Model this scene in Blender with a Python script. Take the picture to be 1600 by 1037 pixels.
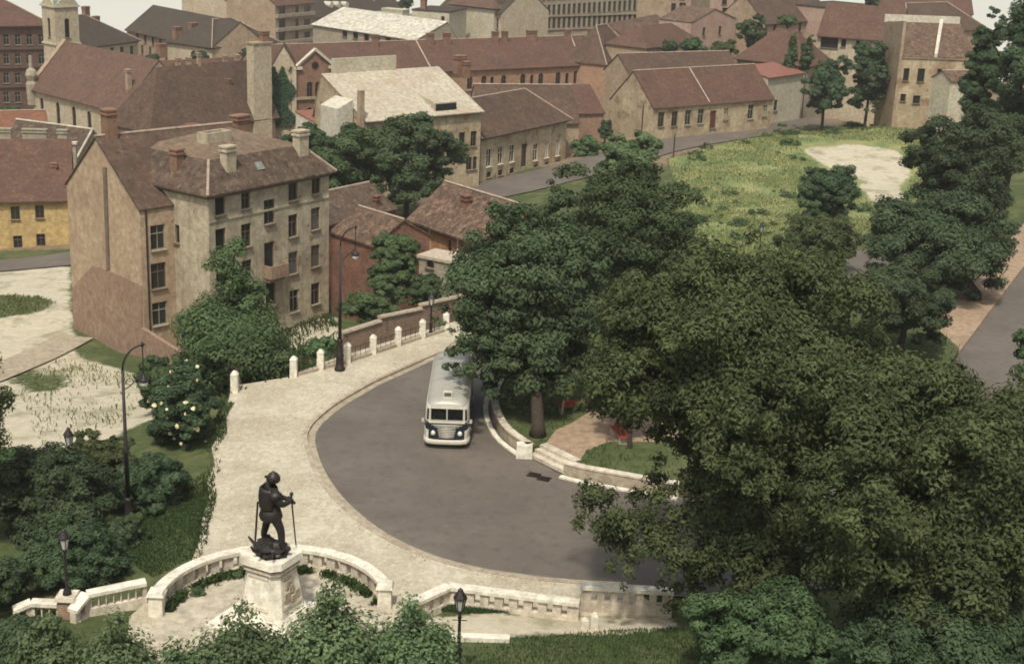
import bpy, bmesh, math, random
import numpy as np
from mathutils import Vector, Matrix
from mathutils.geometry import tessellate_polygon

for o in list(bpy.data.objects): bpy.data.objects.remove(o)
S = bpy.context.scene
C = S.collection
rad = math.radians

# ------------------------------------------------------------------ camera
F = 2222.0; PITCH = rad(17.5); ROLL = rad(2.4); H = 30.0
_f = np.array([0, math.cos(PITCH), -math.sin(PITCH)]); _r = np.array([1.0, 0, 0]); _u = np.cross(_r, _f)
_c, _s = math.cos(ROLL), math.sin(ROLL)
CR = _c*_r + _s*_u; CU = -_s*_r + _c*_u; CF = _f
cam = bpy.data.cameras.new('camera'); cam_o = bpy.data.objects.new('camera', cam); C.objects.link(cam_o)
cam.lens = 50.0; cam.sensor_width = 36.0; cam.sensor_fit = 'HORIZONTAL'; cam.clip_start = 0.5; cam.clip_end = 6000
cam_o.matrix_world = Matrix(((CR[0], CU[0], -CF[0], 0), (CR[1], CU[1], -CF[1], 0), (CR[2], CU[2], -CF[2], H), (0, 0, 0, 1)))
S.camera = cam_o

# ------------------------------------------------------------------ light
SUN_EL = rad(59); SUN_DIR = np.array([-0.16, -0.987])      # horizontal direction towards the sun
w = bpy.data.worlds.new('World'); S.world = w; w.use_nodes = True
nt = w.node_tree; nt.nodes.clear()
sky = nt.nodes.new('ShaderNodeTexSky'); sky.sky_type = 'NISHITA'; sky.sun_disc = False
sky.sun_elevation = SUN_EL; sky.sun_rotation = math.atan2(SUN_DIR[0], SUN_DIR[1])
sky.dust_density = 4.0; sky.air_density = 1.2; sky.ozone_density = 1.0
bg = nt.nodes.new('ShaderNodeBackground'); bg.inputs[1].default_value = 0.14
wo = nt.nodes.new('ShaderNodeOutputWorld')
hz = nt.nodes.new('ShaderNodeHueSaturation'); hz.inputs['Saturation'].default_value = 0.45     # hazy, washed-out summer sky
nt.links.new(sky.outputs[0], hz.inputs['Color']); nt.links.new(hz.outputs[0], bg.inputs[0]); nt.links.new(bg.outputs[0], wo.inputs[0])
sl = bpy.data.lights.new('sun', 'SUN'); sl.energy = 3.2; sl.angle = rad(3.0); sl.color = (1.0, 0.935, 0.82)
so = bpy.data.objects.new('sun', sl); C.objects.link(so)
sv = Vector((SUN_DIR[0]*math.cos(SUN_EL), SUN_DIR[1]*math.cos(SUN_EL), math.sin(SUN_EL))).normalized()
so.rotation_euler = sv.to_track_quat('Z', 'Y').to_euler(); so.location = (-60, -60, 90)
S.view_settings.view_transform = 'Standard'; S.view_settings.look = 'None'
S.view_settings.exposure = 0.06; S.view_settings.gamma = 1.0; S.view_settings.use_curve_mapping = False
S.render.engine = 'CYCLES'
S.cycles.max_bounces = 6; S.cycles.transparent_max_bounces = 12
S.cycles.diffuse_bounces = 3; S.cycles.glossy_bounces = 2; S.cycles.transmission_bounces = 3; S.cycles.volume_bounces = 0
S.cycles.filter_width = 1.8

# ------------------------------------------------------------------ survey helpers (photo measurement -> place on the ground)
CAM = np.array([0, 0, H])
def ray(px, py): return CF + CR*(px-800)/F - CU*(py-518.5)/F
def at(px, py, z): d = ray(px, py); return CAM + d*((z-H)/d[2])
def atY(px, py, Y): d = ray(px, py); return CAM + d*(Y/d[1])
def proj(p):
    v = np.asarray(p, float)-CAM; k = v@CF
    return 800+F*(v@CR)/k, 518.5-F*(v@CU)/k
def on_plane(px, py, p, n):
    d = ray(px, py); n = np.asarray(n, float); return CAM + d*(((np.asarray(p)-CAM)@n)/(d@n))

def lin(c):
    if isinstance(c, str): c = [int(c[i:i+2], 16)/255 for i in (0, 2, 4)]
    return tuple((v/12.92 if v <= .04045 else ((v+.055)/1.055)**2.4) for v in c)

# ------------------------------------------------------------------ materials
class NT:
    def __init__(s, name):
        s.m = bpy.data.materials.new(name); s.m.use_nodes = True
        s.t = s.m.node_tree; s.t.nodes.clear()
        s.out = s.n('ShaderNodeOutputMaterial'); s.b = s.n('ShaderNodeBsdfPrincipled')
        s.l(s.b.outputs[0], s.out.inputs[0])
    def n(s, t, **k):
        x = s.t.nodes.new(t)
        for a, v in k.items(): setattr(x, a, v)
        return x
    def l(s, a, b): s.t.links.new(a, b)
    def pos(s, scale=(1, 1, 1)):
        g = s.n('ShaderNodeNewGeometry'); m = s.n('ShaderNodeMapping'); m.inputs['Scale'].default_value = scale
        s.l(g.outputs['Position'], m.inputs['Vector']); return m.outputs[0]
    def uv(s):
        return s.n('ShaderNodeUVMap').outputs[0]
    def noise(s, vec, scale, detail=4, rough=.6):
        x = s.n('ShaderNodeTexNoise'); x.inputs['Scale'].default_value = scale; x.inputs['Detail'].default_value = detail
        x.inputs['Roughness'].default_value = rough; s.l(vec, x.inputs['Vector']); return x.outputs['Fac']
    def ramp(s, fac, lo, hi):
        r = s.n('ShaderNodeMapRange'); r.inputs[1].default_value = lo; r.inputs[2].default_value = hi; r.clamp = True
        s.l(fac, r.inputs[0]); return r.outputs[0]
    def mix(s, fac, a, b, mode='MIX'):
        x = s.n('ShaderNodeMix', data_type='RGBA', blend_type=mode)
        for v, i in ((fac, 0), (a, 6), (b, 7)):
            if hasattr(v, 'links'): s.l(v, x.inputs[i])
            elif i == 0: x.inputs[0].default_value = v
            else: x.inputs[i].default_value = (*v[:3], 1)
        return x.outputs[2]
    def math(s, op, a, b):
        x = s.n('ShaderNodeMath', operation=op)
        for v, i in ((a, 0), (b, 1)):
            if hasattr(v, 'links'): s.l(v, x.inputs[i])
            else: x.inputs[i].default_value = v
        return x.outputs[0]
    def bump(s, h, strength, dist=.05):
        b = s.n('ShaderNodeBump'); b.inputs['Strength'].default_value = strength; b.inputs['Distance'].default_value = dist
        s.l(h, b.inputs['Height']); s.l(b.outputs[0], s.b.inputs['Normal'])
    def fin(s, col, rough=.85, spec=.25, metal=0):
        if hasattr(col, 'links'): s.l(col, s.b.inputs['Base Color'])
        else: s.b.inputs['Base Color'].default_value = (*col[:3], 1)
        s.b.inputs['Roughness'].default_value = rough; s.b.inputs['Specular IOR Level'].default_value = spec
        s.b.inputs['Metallic'].default_value = metal
        return s.m
def sc(c, k): return tuple(v*k for v in c)
def brick_tex(t, vec, w_, h_, mortar, c1, c2, cm, offset=.5):
    b = t.n('ShaderNodeTexBrick'); b.offset = offset
    b.inputs['Scale'].default_value = 1; b.inputs['Brick Width'].default_value = w_; b.inputs['Row Height'].default_value = h_
    b.inputs['Mortar Size'].default_value = mortar; b.inputs['Mortar Smooth'].default_value = .3; b.inputs['Bias'].default_value = 0
    for i, c in ((1, c1), (2, c2), (3, cm)): b.inputs[i].default_value = (*c, 1)
    t.l(vec, b.inputs['Vector']); return b.outputs['Color'], b.outputs['Fac']
def m_plain(name, c, rough=.7, spec=.3, metal=0, var=.15, scale=3.0, bump=0):
    t = NT(name); p = t.pos(); n = t.noise(p, scale, 5)
    col = t.mix(t.ramp(n, .3, .7), sc(c, 1-var), sc(c, 1+var))
    if bump: t.bump(n, bump, .03)
    return t.fin(col, rough, spec, metal)
def m_plaster(name, c, stain=(.16, .11, .07), amt=.55, peel=None, peel_at=.62, streak=.4):
    t = NT(name); p = t.pos()
    n1 = t.noise(p, .35, 6, .65); n2 = t.noise(p, 2.2, 6, .7); n3 = t.noise(t.pos((1.6, 1.6, .12)), 1.3, 5, .6)
    n5 = t.noise(p, 9, 4, .75); col = t.mix(t.ramp(n2, .36, .64), sc(c, .70), sc(c, 1.2)); col = t.mix(t.math('MULTIPLY', t.ramp(n5, .5, .7), .3), col, stain)
    col = t.mix(t.math('MULTIPLY', t.ramp(n1, .42, .72), amt), col, stain)
    col = t.mix(t.math('MULTIPLY', t.ramp(n3, .52, .75), streak), col, sc(stain, .8))
    if peel:
        bc, bf = brick_tex(t, t.uv(), .27, .085, .012, peel, sc(peel, .7), sc(c, .7))
        n4 = t.noise(p, .55, 7, .7)
        col = t.mix(t.ramp(n4, peel_at, peel_at+.035), col, bc)
        t.bump(t.ramp(n4, peel_at+.035, peel_at), .35, .03)
    else: t.bump(n2, .25, .03)
    return t.fin(col, .92, .15)
def m_brick(name, c1, c2, cm, stain=.4, plaster=None):
    t = NT(name); p = t.pos()
    bc, bf = brick_tex(t, t.uv(), .28, .09, .013, c1, c2, cm)
    n1 = t.noise(p, .5, 6, .65); n2 = t.noise(p, 3.5, 4, .7)
    col = t.mix(t.math('MULTIPLY', t.ramp(n1, .4, .75), stain), bc, (.05, .036, .028))
    n5 = t.noise(p, 1.7, 8, .82); col = t.mix(t.math('MULTIPLY', t.ramp(n5, .52, .62), .6), col, sc(c2, .5)); col = t.mix(t.math('MULTIPLY', t.ramp(n5, .46, .36), .5), col, sc(c1, 1.5))
    if plaster: col = t.mix(t.ramp(t.noise(p, .42, 7, .7), .5, .56), col, plaster)
    t.bump(bf, -.3, .02)
    return t.fin(col, .93, .12)
def m_roof(name, c1, c2, dark=(.035, .028, .024), lichen=None, tw=.19, th=.17, amt=.6, speck=.55):
    t = NT(name); p = t.pos()
    g1 = sum(c1)/3; g2 = sum(c2)/3; c1 = tuple(.6*v+.4*g1*k for v, k in zip(c1, (1.42, .98, .6))); c2 = tuple(.6*v+.4*g2*k for v, k in zip(c2, (1.42, .98, .6)))
    bc, bf = brick_tex(t, t.uv(), tw, th, .016, c1, tuple(.6*x+.4*y for x, y in zip(c2, c1)), sc(c2, .6))
    n1 = t.noise(p, .33, 7, .7); n2 = t.noise(p, 2.6, 6, .78); n3 = t.noise(p, 1.1, 6, .7); n4 = t.noise(p, 1.9, 8, .85)
    st = t.noise(t.pos((.25, .25, 1.2)), 1.2, 5, .7)
    col = t.mix(t.math('MULTIPLY', t.ramp(n1, .38, .7), amt), bc, sc(dark, 1.3))
    col = t.mix(t.math('MULTIPLY', t.ramp(n2, .52, .7), speck), col, sc(c2, .38))
    col = t.mix(t.math('MULTIPLY', t.ramp(n4, .53, .62), min(1, speck*1.25)), col, sc(c2, .42))
    col = t.mix(t.math('MULTIPLY', t.ramp(n4, .45, .36), min(1, speck*1.1)), col, sc(c1, 1.75))
    col = t.mix(t.math('MULTIPLY', t.ramp(st, .55, .72), .35), col, sc(c1, 1.35))
    if lichen: col = t.mix(t.math('MULTIPLY', t.ramp(n3, .52, .68), .6), col, lichen)
    t.bump(t.math('SUBTRACT', t.math('ADD', t.math('MULTIPLY', n2, .7), t.math('MULTIPLY', n4, .5)), bf), .6, .06)
    return t.fin(col, .9, .15)
def m_leaf(name, c, c2, trans=.25):
    t = NT(name); a = t.n('ShaderNodeAttribute'); a.attribute_name = 'tint'
    oi = t.n('ShaderNodeObjectInfo')
    col = t.mix(a.outputs['Fac'], sc(c, .72), c2)
    hv = t.n('ShaderNodeHueSaturation'); hv.inputs['Saturation'].default_value = .95
    t.l(t.math('ADD', .485, t.math('MULTIPLY', oi.outputs['Random'], .03)), hv.inputs['Hue'])
    t.l(t.math('ADD', .85, t.math('MULTIPLY', oi.outputs['Random'], .3)), hv.inputs['Value'])
    t.l(col, hv.inputs['Color'])
    m = t.fin(hv.outputs[0], .65, .1)
    tr = t.n('ShaderNodeBsdfTranslucent'); t.l(t.mix(1.0, hv.outputs[0], (1.1, 1.25, .5), 'MULTIPLY'), tr.inputs[0])
    mx = t.n('ShaderNodeMixShader'); mx.inputs[0].default_value = trans
    t.l(t.b.outputs[0], mx.inputs[1]); t.l(tr.outputs[0], mx.inputs[2]); t.l(mx.outputs[0], t.out.inputs[0])
    return m

M = {}
M['plaster_beige'] = m_plaster('plaster_beige', (.43, .37, .26), (.20, .155, .10), .75, (.24, .14, .09), .61, .6)
M['plaster_gable'] = m_plaster('plaster_gable', (.42, .315, .21), (.25, .165, .11), .65, (.27, .14, .09), .64, .35)
M['plaster_scar'] = m_plaster('plaster_scar', (.30, .205, .145), (.20, .125, .085), .6, (.26, .13, .085), .6, .15)
M['plaster_yellow'] = m_plaster('plaster_yellow', (.50, .36, .16), (.27, .18, .09), .5, (.3, .16, .1), .68, .4)
M['plaster_cream'] = m_plaster('plaster_cream', (.46, .395, .28), (.28, .21, .13), .45, None, .6, .35)
M['plaster_pale'] = m_plaster('plaster_pale', (.50, .46, .34), (.30, .24, .16), .45, None, .6, .3)
M['plaster_tan'] = m_plaster('plaster_tan', (.37, .285, .195), (.21, .14, .085), .6, (.28, .14, .09), .6, .4)
M['plaster_patchy'] = m_plaster('plaster_patchy', (.45, .37, .24), (.22, .15, .09), .75, (.27, .16, .1), .56, .5)
M['plaster_dark'] = m_plaster('plaster_dark', (.13, .08, .06), (.07, .045, .035), .5, None, .6, .4)
M['plaster_grey'] = m_plaster('plaster_grey', (.34, .30, .22), (.2, .16, .11), .5, None, .6, .35)
M['plaster_orange'] = m_plaster('plaster_orange', (.40, .225, .11), (.27, .12, .06), .5, (.3, .13, .075), .62, .35)
M['plaster_white'] = m_plaster('plaster_white', (.54, .50, .40), (.42, .36, .26), .35, None, .6, .25)
M['plaster_pink'] = m_plaster('plaster_pink', (.36, .24, .18), (.46, .38, .3), .5, None, .6, .3)
M['brick_red'] = m_brick('brick_red', (.24, .105, .068), (.16, .07, .05), (.25, .18, .13), .6)
M['brick_wall'] = m_brick('brick_wall', (.36, .23, .16), (.28, .17, .115), (.38, .31, .23), .3, None)
M['brick_gothic'] = m_brick('brick_gothic', (.24, .13, .085), (.18, .09, .06), (.3, .22, .15), .35)
M['brick_arcade'] = m_brick('brick_arcade', (.36, .215, .14), (.29, .165, .105), (.38, .27, .18), .3)
M['roof_brown'] = m_roof('roof_brown', (.15, .088, .066), (.095, .06, .048), lichen=(.13, .11, .075))
M['roof_old'] = m_roof('roof_old', (.15, .10, .075), (.075, .058, .048), lichen=(.17, .14, .10), amt=.6, speck=.8)
M['roof_patch'] = m_roof('roof_patch', (.22, .13, .092), (.065, .05, .042), lichen=(.27, .2, .14), amt=.45, speck=.95)
M['roof_red'] = m_roof('roof_red', (.18, .10, .078), (.14, .08, .064), amt=.4)
M['roof_redbrown'] = m_roof('roof_redbrown', (.17, .085, .065), (.125, .066, .052), amt=.45)
M['roof_rust'] = m_roof('roof_rust', (.3, .11, .06), (.22, .085, .055), amt=.3)
M['roof_slate'] = m_roof('roof_slate', (.085, .075, .062), (.062, .056, .048), amt=.4)
M['roof_top'] = m_roof('roof_top', (.22, .165, .115), (.17, .125, .09), lichen=(.26, .2, .14), amt=.3)
M['roof_white'] = m_plain('roof_white', (.46, .43, .345), .8, .2, 0, .45, 1.2, .3)
M['roof_pinkwhite'] = m_plaster('roof_pinkwhite', (.44, .40, .30), (.30, .20, .14), .55, None, .6, .3)
M['stone_white'] = m_plaster('stone_white', (.70, .655, .53), (.34, .29, .21), .28, None, .6, .22)
M['stone_wall'] = m_plaster('stone_wall', (.62, .55, .43), (.24, .19, .14), .5, None, .6, .5)
M['stone_kerb'] = m_plaster('stone_kerb', (.40, .34, .25), (.22, .17, .12), .5, None, .6, .3)
M['ridge'] = m_plain('ridge', (.36, .28, .21), .9, .1, 0, .3, 2)
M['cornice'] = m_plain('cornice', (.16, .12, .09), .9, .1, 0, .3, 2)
M['dark_iron'] = m_plain('dark_iron', (.028, .022, .02), .55, .4, .3, .3, 6)
M['rust_iron'] = m_plain('rust_iron', (.06, .03, .022), .7, .3, .2, .3, 6)
M['bronze'] = m_plain('bronze', (.032, .026, .022), .5, .45, .35, .35, 5, .2)
M['wood_frame'] = m_plain('wood_frame', (.12, .09, .065), .8, .2, 0, .3, 4)
M['white_frame'] = m_plain('white_frame', (.55, .5, .4), .8, .2, 0, .25, 4)
M['grey_frame'] = m_plain('grey_frame', (.25, .23, .18), .8, .2, 0, .25, 4)
M['door_red'] = m_plain('door_red', (.10, .035, .025), .7, .3, 0, .25, 4)
M['wood_dark'] = m_plain('wood_dark', (.05, .038, .03), .85, .2, 0, .3, 5)
M['bench_red'] = m_plain('bench_red', (.30, .045, .03), .6, .35, 0, .25, 6)
M['concrete'] = m_plain('concrete', (.42, .36, .27), .95, .1, 0, .25, 5)
M['tin'] = m_plain('tin', (.22, .23, .2), .6, .4, .2, .3, 2)
M['copper'] = m_plain('copper', (.16, .22, .17), .75, .2, 0, .3, 2)
M['bark'] = m_plain('bark', (.055, .042, .033), .95, .1, 0, .45, 9, .6)
M['red_tin'] = m_plain('red_tin', (.22, .095, .068), .6, .3, 0, .3, 1.5)
t = NT('glass_dark'); M['glass_dark'] = t.fin((.02, .022, .02), .15, .5)
t = NT('glass_grey'); M['glass_grey'] = t.fin((.10, .105, .09), .25, .5)
t = NT('curtain'); M['curtain'] = t.fin((.38, .35, .28), .5, .4)
t = NT('lamp_glass'); M['lamp_glass'] = t.fin((.5, .5, .44), .25, .5)
t = NT('lamp_white'); M['lamp_white'] = t.fin((.72, .7, .62), .35, .5)
# see-through glass of the bus
t = NT('bus_glass'); t.fin((.02, .022, .022), .06, .6)
tr = t.n('ShaderNodeBsdfTransparent'); tr.inputs[0].default_value = (.72, .76, .72, 1); mx = t.n('ShaderNodeMixShader'); mx.inputs[0].default_value = .72
t.l(t.b.outputs[0], mx.inputs[1]); t.l(tr.outputs[0], mx.inputs[2]); t.l(mx.outputs[0], t.out.inputs[0]); M['bus_glass'] = t.m
M['bus_blue'] = m_plain('bus_blue', (.010, .016, .026), .35, .5, 0, .2, 3)
M['bus_cream'] = m_plain('bus_cream', (.60, .56, .45), .45, .45, 0, .12, 2)
M['bus_roof'] = m_plain('bus_roof', (.36, .345, .285), .4, .5, .1, .14, 1.2)
M['chrome'] = m_plain('chrome', (.62, .6, .52), .35, .5, .35, .1, 8)
M['rubber'] = m_plain('rubber', (.02, .018, .017), .9, .2)
M['shirt'] = m_plain('shirt', (.75, .72, .66), .9, .1, 0, .08, 6)
M['skin'] = m_plain('skin', (.42, .25, .17), .7, .3, 0, .08, 6)
M['hair'] = m_plain('hair', (.03, .02, .015), .8, .2)
M['trousers'] = m_plain('trousers', (.05, .05, .06), .9, .1)
M['seat_leather'] = m_plain('seat_leather', (.06, .045, .035), .6, .3)
M['blossom'] = m_plain('blossom', (.75, .66, .40), .8, .1, 0, .15, 6)

M['leaf_chestnut'] = m_leaf('leaf_chestnut', (0.0448, 0.0672, 0.0302), (0.0986, 0.1366, 0.0616), .2)
M['leaf_acacia'] = m_leaf('leaf_acacia', (.050, .070, .027), (.120, .150, .058), .25)
M['leaf_bright'] = m_leaf('leaf_bright', (.060, .105, .040), (.140, .205, .085), .3)
M['leaf_mid'] = m_leaf('leaf_mid', (.045, .078, .031), (.105, .155, .064), .25)
M['leaf_dark'] = m_leaf('leaf_dark', (0.0360, 0.0600, 0.0288), (0.0864, 0.1260, 0.0576), .2)
M['leaf_pale'] = m_leaf('leaf_pale', (.075, .125, .05), (.19, .26, .12), .3)
M['leaf_ivy'] = m_leaf('leaf_ivy', (.045, .095, .05), (.075, .14, .07), .2)
M['leaf_weed'] = m_leaf('leaf_weed', (.11, .15, .055), (.27, .29, .12), .3)
M['leaf_grass'] = m_leaf('leaf_grass', (.04, .08, .028), (.085, .13, .045), .3)

# ground: grass, sand and earth from masks laid out on the plan, edges broken up by noise
t = NT('terrain'); p = t.pos()
a1 = t.n('ShaderNodeAttribute'); a1.attribute_name = 'zone'; sp = t.n('ShaderNodeSeparateColor'); t.l(a1.outputs['Color'], sp.inputs[0])
n1 = t.noise(p, .28, 8, .7); n2 = t.noise(p, 1.6, 7, .75); n3 = t.noise(p, 7, 5, .7)
grass = t.mix(t.ramp(n2, .3, .7), (.042, .060, .024), (.095, .115, .045))
grass = t.mix(t.math('MULTIPLY', t.ramp(n1, .48, .68), .55), grass, (.20, .18, .085))
lot = t.mix(t.ramp(n1, .34, .66), (.10, .155, .055), (.31, .29, .125)); lot = t.mix(t.math('MULTIPLY', t.ramp(n2, .5, .7), .5), lot, (.075, .11, .045))
sand = t.mix(t.ramp(n2, .28, .72), (.38, .33, .235), (.56, .51, .385)); sand = t.mix(t.math('MULTIPLY', t.ramp(n1, .5, .62), .6), sand, (.16, .165, .075))
sand = t.mix(t.math('MULTIPLY', t.ramp(n3, .5, .7), .25), sand, (.26, .21, .14))
earth = t.mix(t.ramp(n2, .3, .7), (.14, .10, .065), (.25, .19, .12))
def msk(ch): return t.ramp(t.math('ADD', sp.outputs[ch], t.math('MULTIPLY', t.math('SUBTRACT', n2, .5), .9)), .42, .62)
col = t.mix(msk(2), grass, lot); col = t.mix(msk(1), col, earth); col = t.mix(msk(0), col, sand)
t.bump(t.math('ADD', n2, t.math('MULTIPLY', n3, .5)), .6, .12)
M['terrain'] = t.fin(col, .95, .1)
t = NT('asphalt'); p = t.pos(); n1 = t.noise(p, .22, 7, .65); n2 = t.noise(p, 1.3, 6, .7); n3 = t.noise(p, 22, 3, .7)
col = t.mix(t.ramp(n1, .3, .7), (.092, .077, .062), (.145, .123, .098)); col = t.mix(t.math('MULTIPLY', t.ramp(n2, .5, .66), .45), col, (.062, .052, .044)); n4 = t.noise(p, .5, 9, .8); col = t.mix(t.math('MULTIPLY', t.ramp(n4, .54, .66), .5), col, (.165, .143, .115))
col = t.mix(t.math('MULTIPLY', t.ramp(n3, .4, .7), .3), col, (.19, .165, .135)); t.bump(n3, .2, .01); M['asphalt'] = t.fin(col, .72, .3)
t = NT('cobble'); p = t.pos(); v = t.n('ShaderNodeTexVoronoi', feature='DISTANCE_TO_EDGE'); v.inputs['Scale'].default_value = 4.5; t.l(p, v.inputs['Vector'])
v2 = t.n('ShaderNodeTexVoronoi'); v2.inputs['Scale'].default_value = 4.5; t.l(p, v2.inputs['Vector'])
n1 = t.noise(p, .3, 7, .7); n2 = t.noise(p, 1.8, 6, .75)
col = t.mix(t.ramp(v2.outputs['Color'], .0, 1.0), (.40, .355, .26), (.56, .51, .39))
col = t.mix(t.math('MULTIPLY', t.ramp(v.outputs['Distance'], .07, .0), t.ramp(n1, .38, .6)), col, (.20, .155, .10))
col = t.mix(t.math('MULTIPLY', t.ramp(n1, .42, .62), .5), col, (.33, .285, .19)); col = t.mix(t.math('MULTIPLY', t.ramp(n2, .58, .70), .55), col, (.22, .20, .11)); n6 = t.noise(p, 12, 4, .8); col = t.mix(t.math('MULTIPLY', t.ramp(n6, .5, .7), .35), col, (.24, .2, .13))
t.bump(t.ramp(v.outputs['Distance'], .0, .1), .35, .03); M['cobble'] = t.fin(col, .93, .12)
M['terrace'] = m_plaster('terrace', (.46, .41, .31), (.24, .2, .14), .4, None, .6, .1)
M['gravel'] = m_plaster('gravel', (.33, .24, .16), (.2, .14, .09), .5, None, .6, .1)
M['gutter'] = m_plaster('gutter', (.36, .31, .22), (.2, .16, .11), .5, None, .6, .1)
t = NT('water'); p = t.pos(); t.bump(t.noise(p, .25, 4), .15, .3); M['water'] = t.fin((.62, .60, .50), .3, .5)

# ------------------------------------------------------------------ object helpers
def put(o, parent=None, label=None, cat=None, group=None, kind=None):
    C.objects.link(o)
    if parent is not None: o.parent = parent
    if label: o['label'] = label
    if cat: o['category'] = cat
    if group: o['group'] = group
    if kind: o['kind'] = kind
    return o
def empty(name, loc, label=None, cat=None, group=None, rz=0):
    o = bpy.data.objects.new(name, None); o.location = loc; o.rotation_euler = (0, 0, rz); o.empty_display_size = .3
    return put(o, None, label, cat, group)
class MB:
    def __init__(s): s.v = []; s.f = []; s.mi = []; s.cur = 0
    def vt(s, *ps):
        i = len(s.v); s.v += [tuple(map(float, p)) for p in ps]; return list(range(i, i+len(ps)))
    def poly(s, ps): s.f.append(s.vt(*ps)); s.mi.append(s.cur)
    def hexa(s, b, t):      # bottom ring ccw, top ring ccw
        n = len(b); i = s.vt(*b); j = s.vt(*t)
        s.f.append(i[::-1]); s.f.append(j); s.mi += [s.cur]*2
        for k in range(n): s.f.append([i[k], i[(k+1) % n], j[(k+1) % n], j[k]]); s.mi.append(s.cur)
    def box(s, x0, x1, y0, y1, z0, z1, T=None):
        b = [(x0, y0, z0), (x1, y0, z0), (x1, y1, z0), (x0, y1, z0)]; u = [(x0, y0, z1), (x1, y0, z1), (x1, y1, z1), (x0, y1, z1)]
        if T: b = [T(p) for p in b]; u = [T(p) for p in u]
        s.hexa(b, u)
    def taper(s, x, y, z0, z1, w0, d0, w1, d1):
        s.hexa([(x-w0/2, y-d0/2, z0), (x+w0/2, y-d0/2, z0), (x+w0/2, y+d0/2, z0), (x-w0/2, y+d0/2, z0)],
               [(x-w1/2, y-d1/2, z1), (x+w1/2, y-d1/2, z1), (x+w1/2, y+d1/2, z1), (x-w1/2, y+d1/2, z1)])
    def slab(s, poly, th):  # extrude downwards
        p = [np.asarray(q, float) for q in poly]; s.hexa([q-np.array([0, 0, th]) for q in p], p)
    def ring(s, rings, caps=True):
        ids = [s.vt(*r) for r in rings]; n = len(rings[0])
        for a, b in zip(ids, ids[1:]):
            for k in range(n): s.f.append([a[k], a[(k+1) % n], b[(k+1) % n], b[k]]); s.mi.append(s.cur)
        if caps: s.f.append(ids[0][::-1]); s.f.append(ids[-1]); s.mi += [s.cur]*2
    def lathe(s, x, y, prof, n=10):
        s.ring([[(x+r*math.cos(2*math.pi*k/n), y+r*math.sin(2*math.pi*k/n), z) for k in range(n)] for r, z in prof])
    def tube(s, pts, rs, n=6):
        pts = [np.asarray(p, float) for p in pts]
        if not hasattr(rs, '__len__'): rs = [rs]*len(pts)
        R = []; ref = np.array([.3, .9, .31])
        for i, p in enumerate(pts):
            d = pts[min(i+1, len(pts)-1)]-pts[max(i-1, 0)]; d = d/(np.linalg.norm(d)+1e-9)
            if abs(d@ref) > .95: ref = np.array([.9, -.3, .3])
            a = np.cross(d, ref); a /= np.linalg.norm(a); b = np.cross(d, a)
            R.append([p+rs[i]*(math.cos(2*math.pi*k/n)*a+math.sin(2*math.pi*k/n)*b) for k in range(n)])
        s.ring(R)
    def mesh(s, name, mats, off=(0, 0, 0), smooth=False):
        me = bpy.data.meshes.new(name); V = np.array(s.v, float)-np.asarray(off, float)
        me.from_pydata(V.tolist(), [], s.f); me.update()
        for m in (mats if isinstance(mats, (list, tuple)) else [mats]): me.materials.append(M[m] if isinstance(m, str) else m)
        if any(s.mi): me.polygons.foreach_set('material_index', s.mi)
        uvl = me.uv_layers.new(name='UVMap'); Vw = np.array(s.v, float); buf = np.zeros((len(me.loops), 2))
        for pl in me.polygons:
            n = pl.normal; li = list(pl.loop_indices); q = Vw[[me.loops[k].vertex_index for k in li]]
            if abs(n.z) > .985: buf[li] = q[:, :2]
            else:
                tx = np.array([-n.y, n.x, 0]); tx /= np.linalg.norm(tx); bx = np.cross(np.array(n), tx)
                buf[li, 0] = q@tx; buf[li, 1] = q@bx
        uvl.data.foreach_set('uv', buf.ravel().astype(np.float32))
        if smooth: me.polygons.foreach_set('use_smooth', [True]*len(me.polygons))
        return me
    def build(s, name, mats, parent=None, smooth=False, rel=True, **k):
        off = parent.location if (parent is not None and rel and parent.type == 'EMPTY') else (0, 0, 0)
        return put(bpy.data.objects.new(name, s.mesh(name, mats, off, smooth)), parent, **k)
def child(name, mb, mat, part, off):   # sub-part: mesh given in world coordinates, the part sits at its thing's origin
    return put(bpy.data.objects.new(name, mb.mesh(name, mat, off)), part)

# ------------------------------------------------------------------ terrain
CP = []
def cp(px, py, Y): p = atY(px, py, Y); CP.append((p[0], p[1], p[2]))
def cw(*a): CP.append(a)
for x, y in ((-11, 86), (-11, 74), (-5, 62), (3, 57), (8, 57), (-5, 91), (0, 80), (-10, 53), (10, 75), (5, 94), (15, 60), (20, 75), (-15, 62), (-14, 75), (-13, 84), (30, 82), (22, 66)): cw(x, y, 0)
for q in ((-19, 55, -.3), (-22, 62, -.6), (-24, 72, -1.6), (-18, 80, -.7), (-16, 88, -2.4), (-9, 97, -2.6), (-2, 103, -2.8), (-24, 84, -3), (-11, 108, -5.2), (-16, 116, -6), (-22, 103, -6), (-4, 112, -5.5), (4, 130, -7), (-10, 140, -8.5)): cw(*q)
for a in ((50, 396, 148), (50, 412, 143), (50, 440, 133), (50, 480, 122), (50, 560, 104), (118, 552, 113), (30, 640, 84), (130, 600, 93), (-150, 396, 150), (-150, 560, 105), (-100, 700, 75)): cp(*a)
for a in ((760, 298, 180), (840, 280, 188), (930, 262, 194), (1040, 228, 210), (1205, 197, 232), (1300, 205, 232), (1390, 198, 226)): cp(*a)
for q in ((14, 112, -2.2), (26, 121, -3), (24, 145, -5.5), (30, 175, -7), (40, 142, -4), (48, 165, -5.5), (58, 190, -7), (44, 108, 0), (55, 128, 0), (75, 165, 0), (90, 160, 1)): cw(*q)
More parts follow.
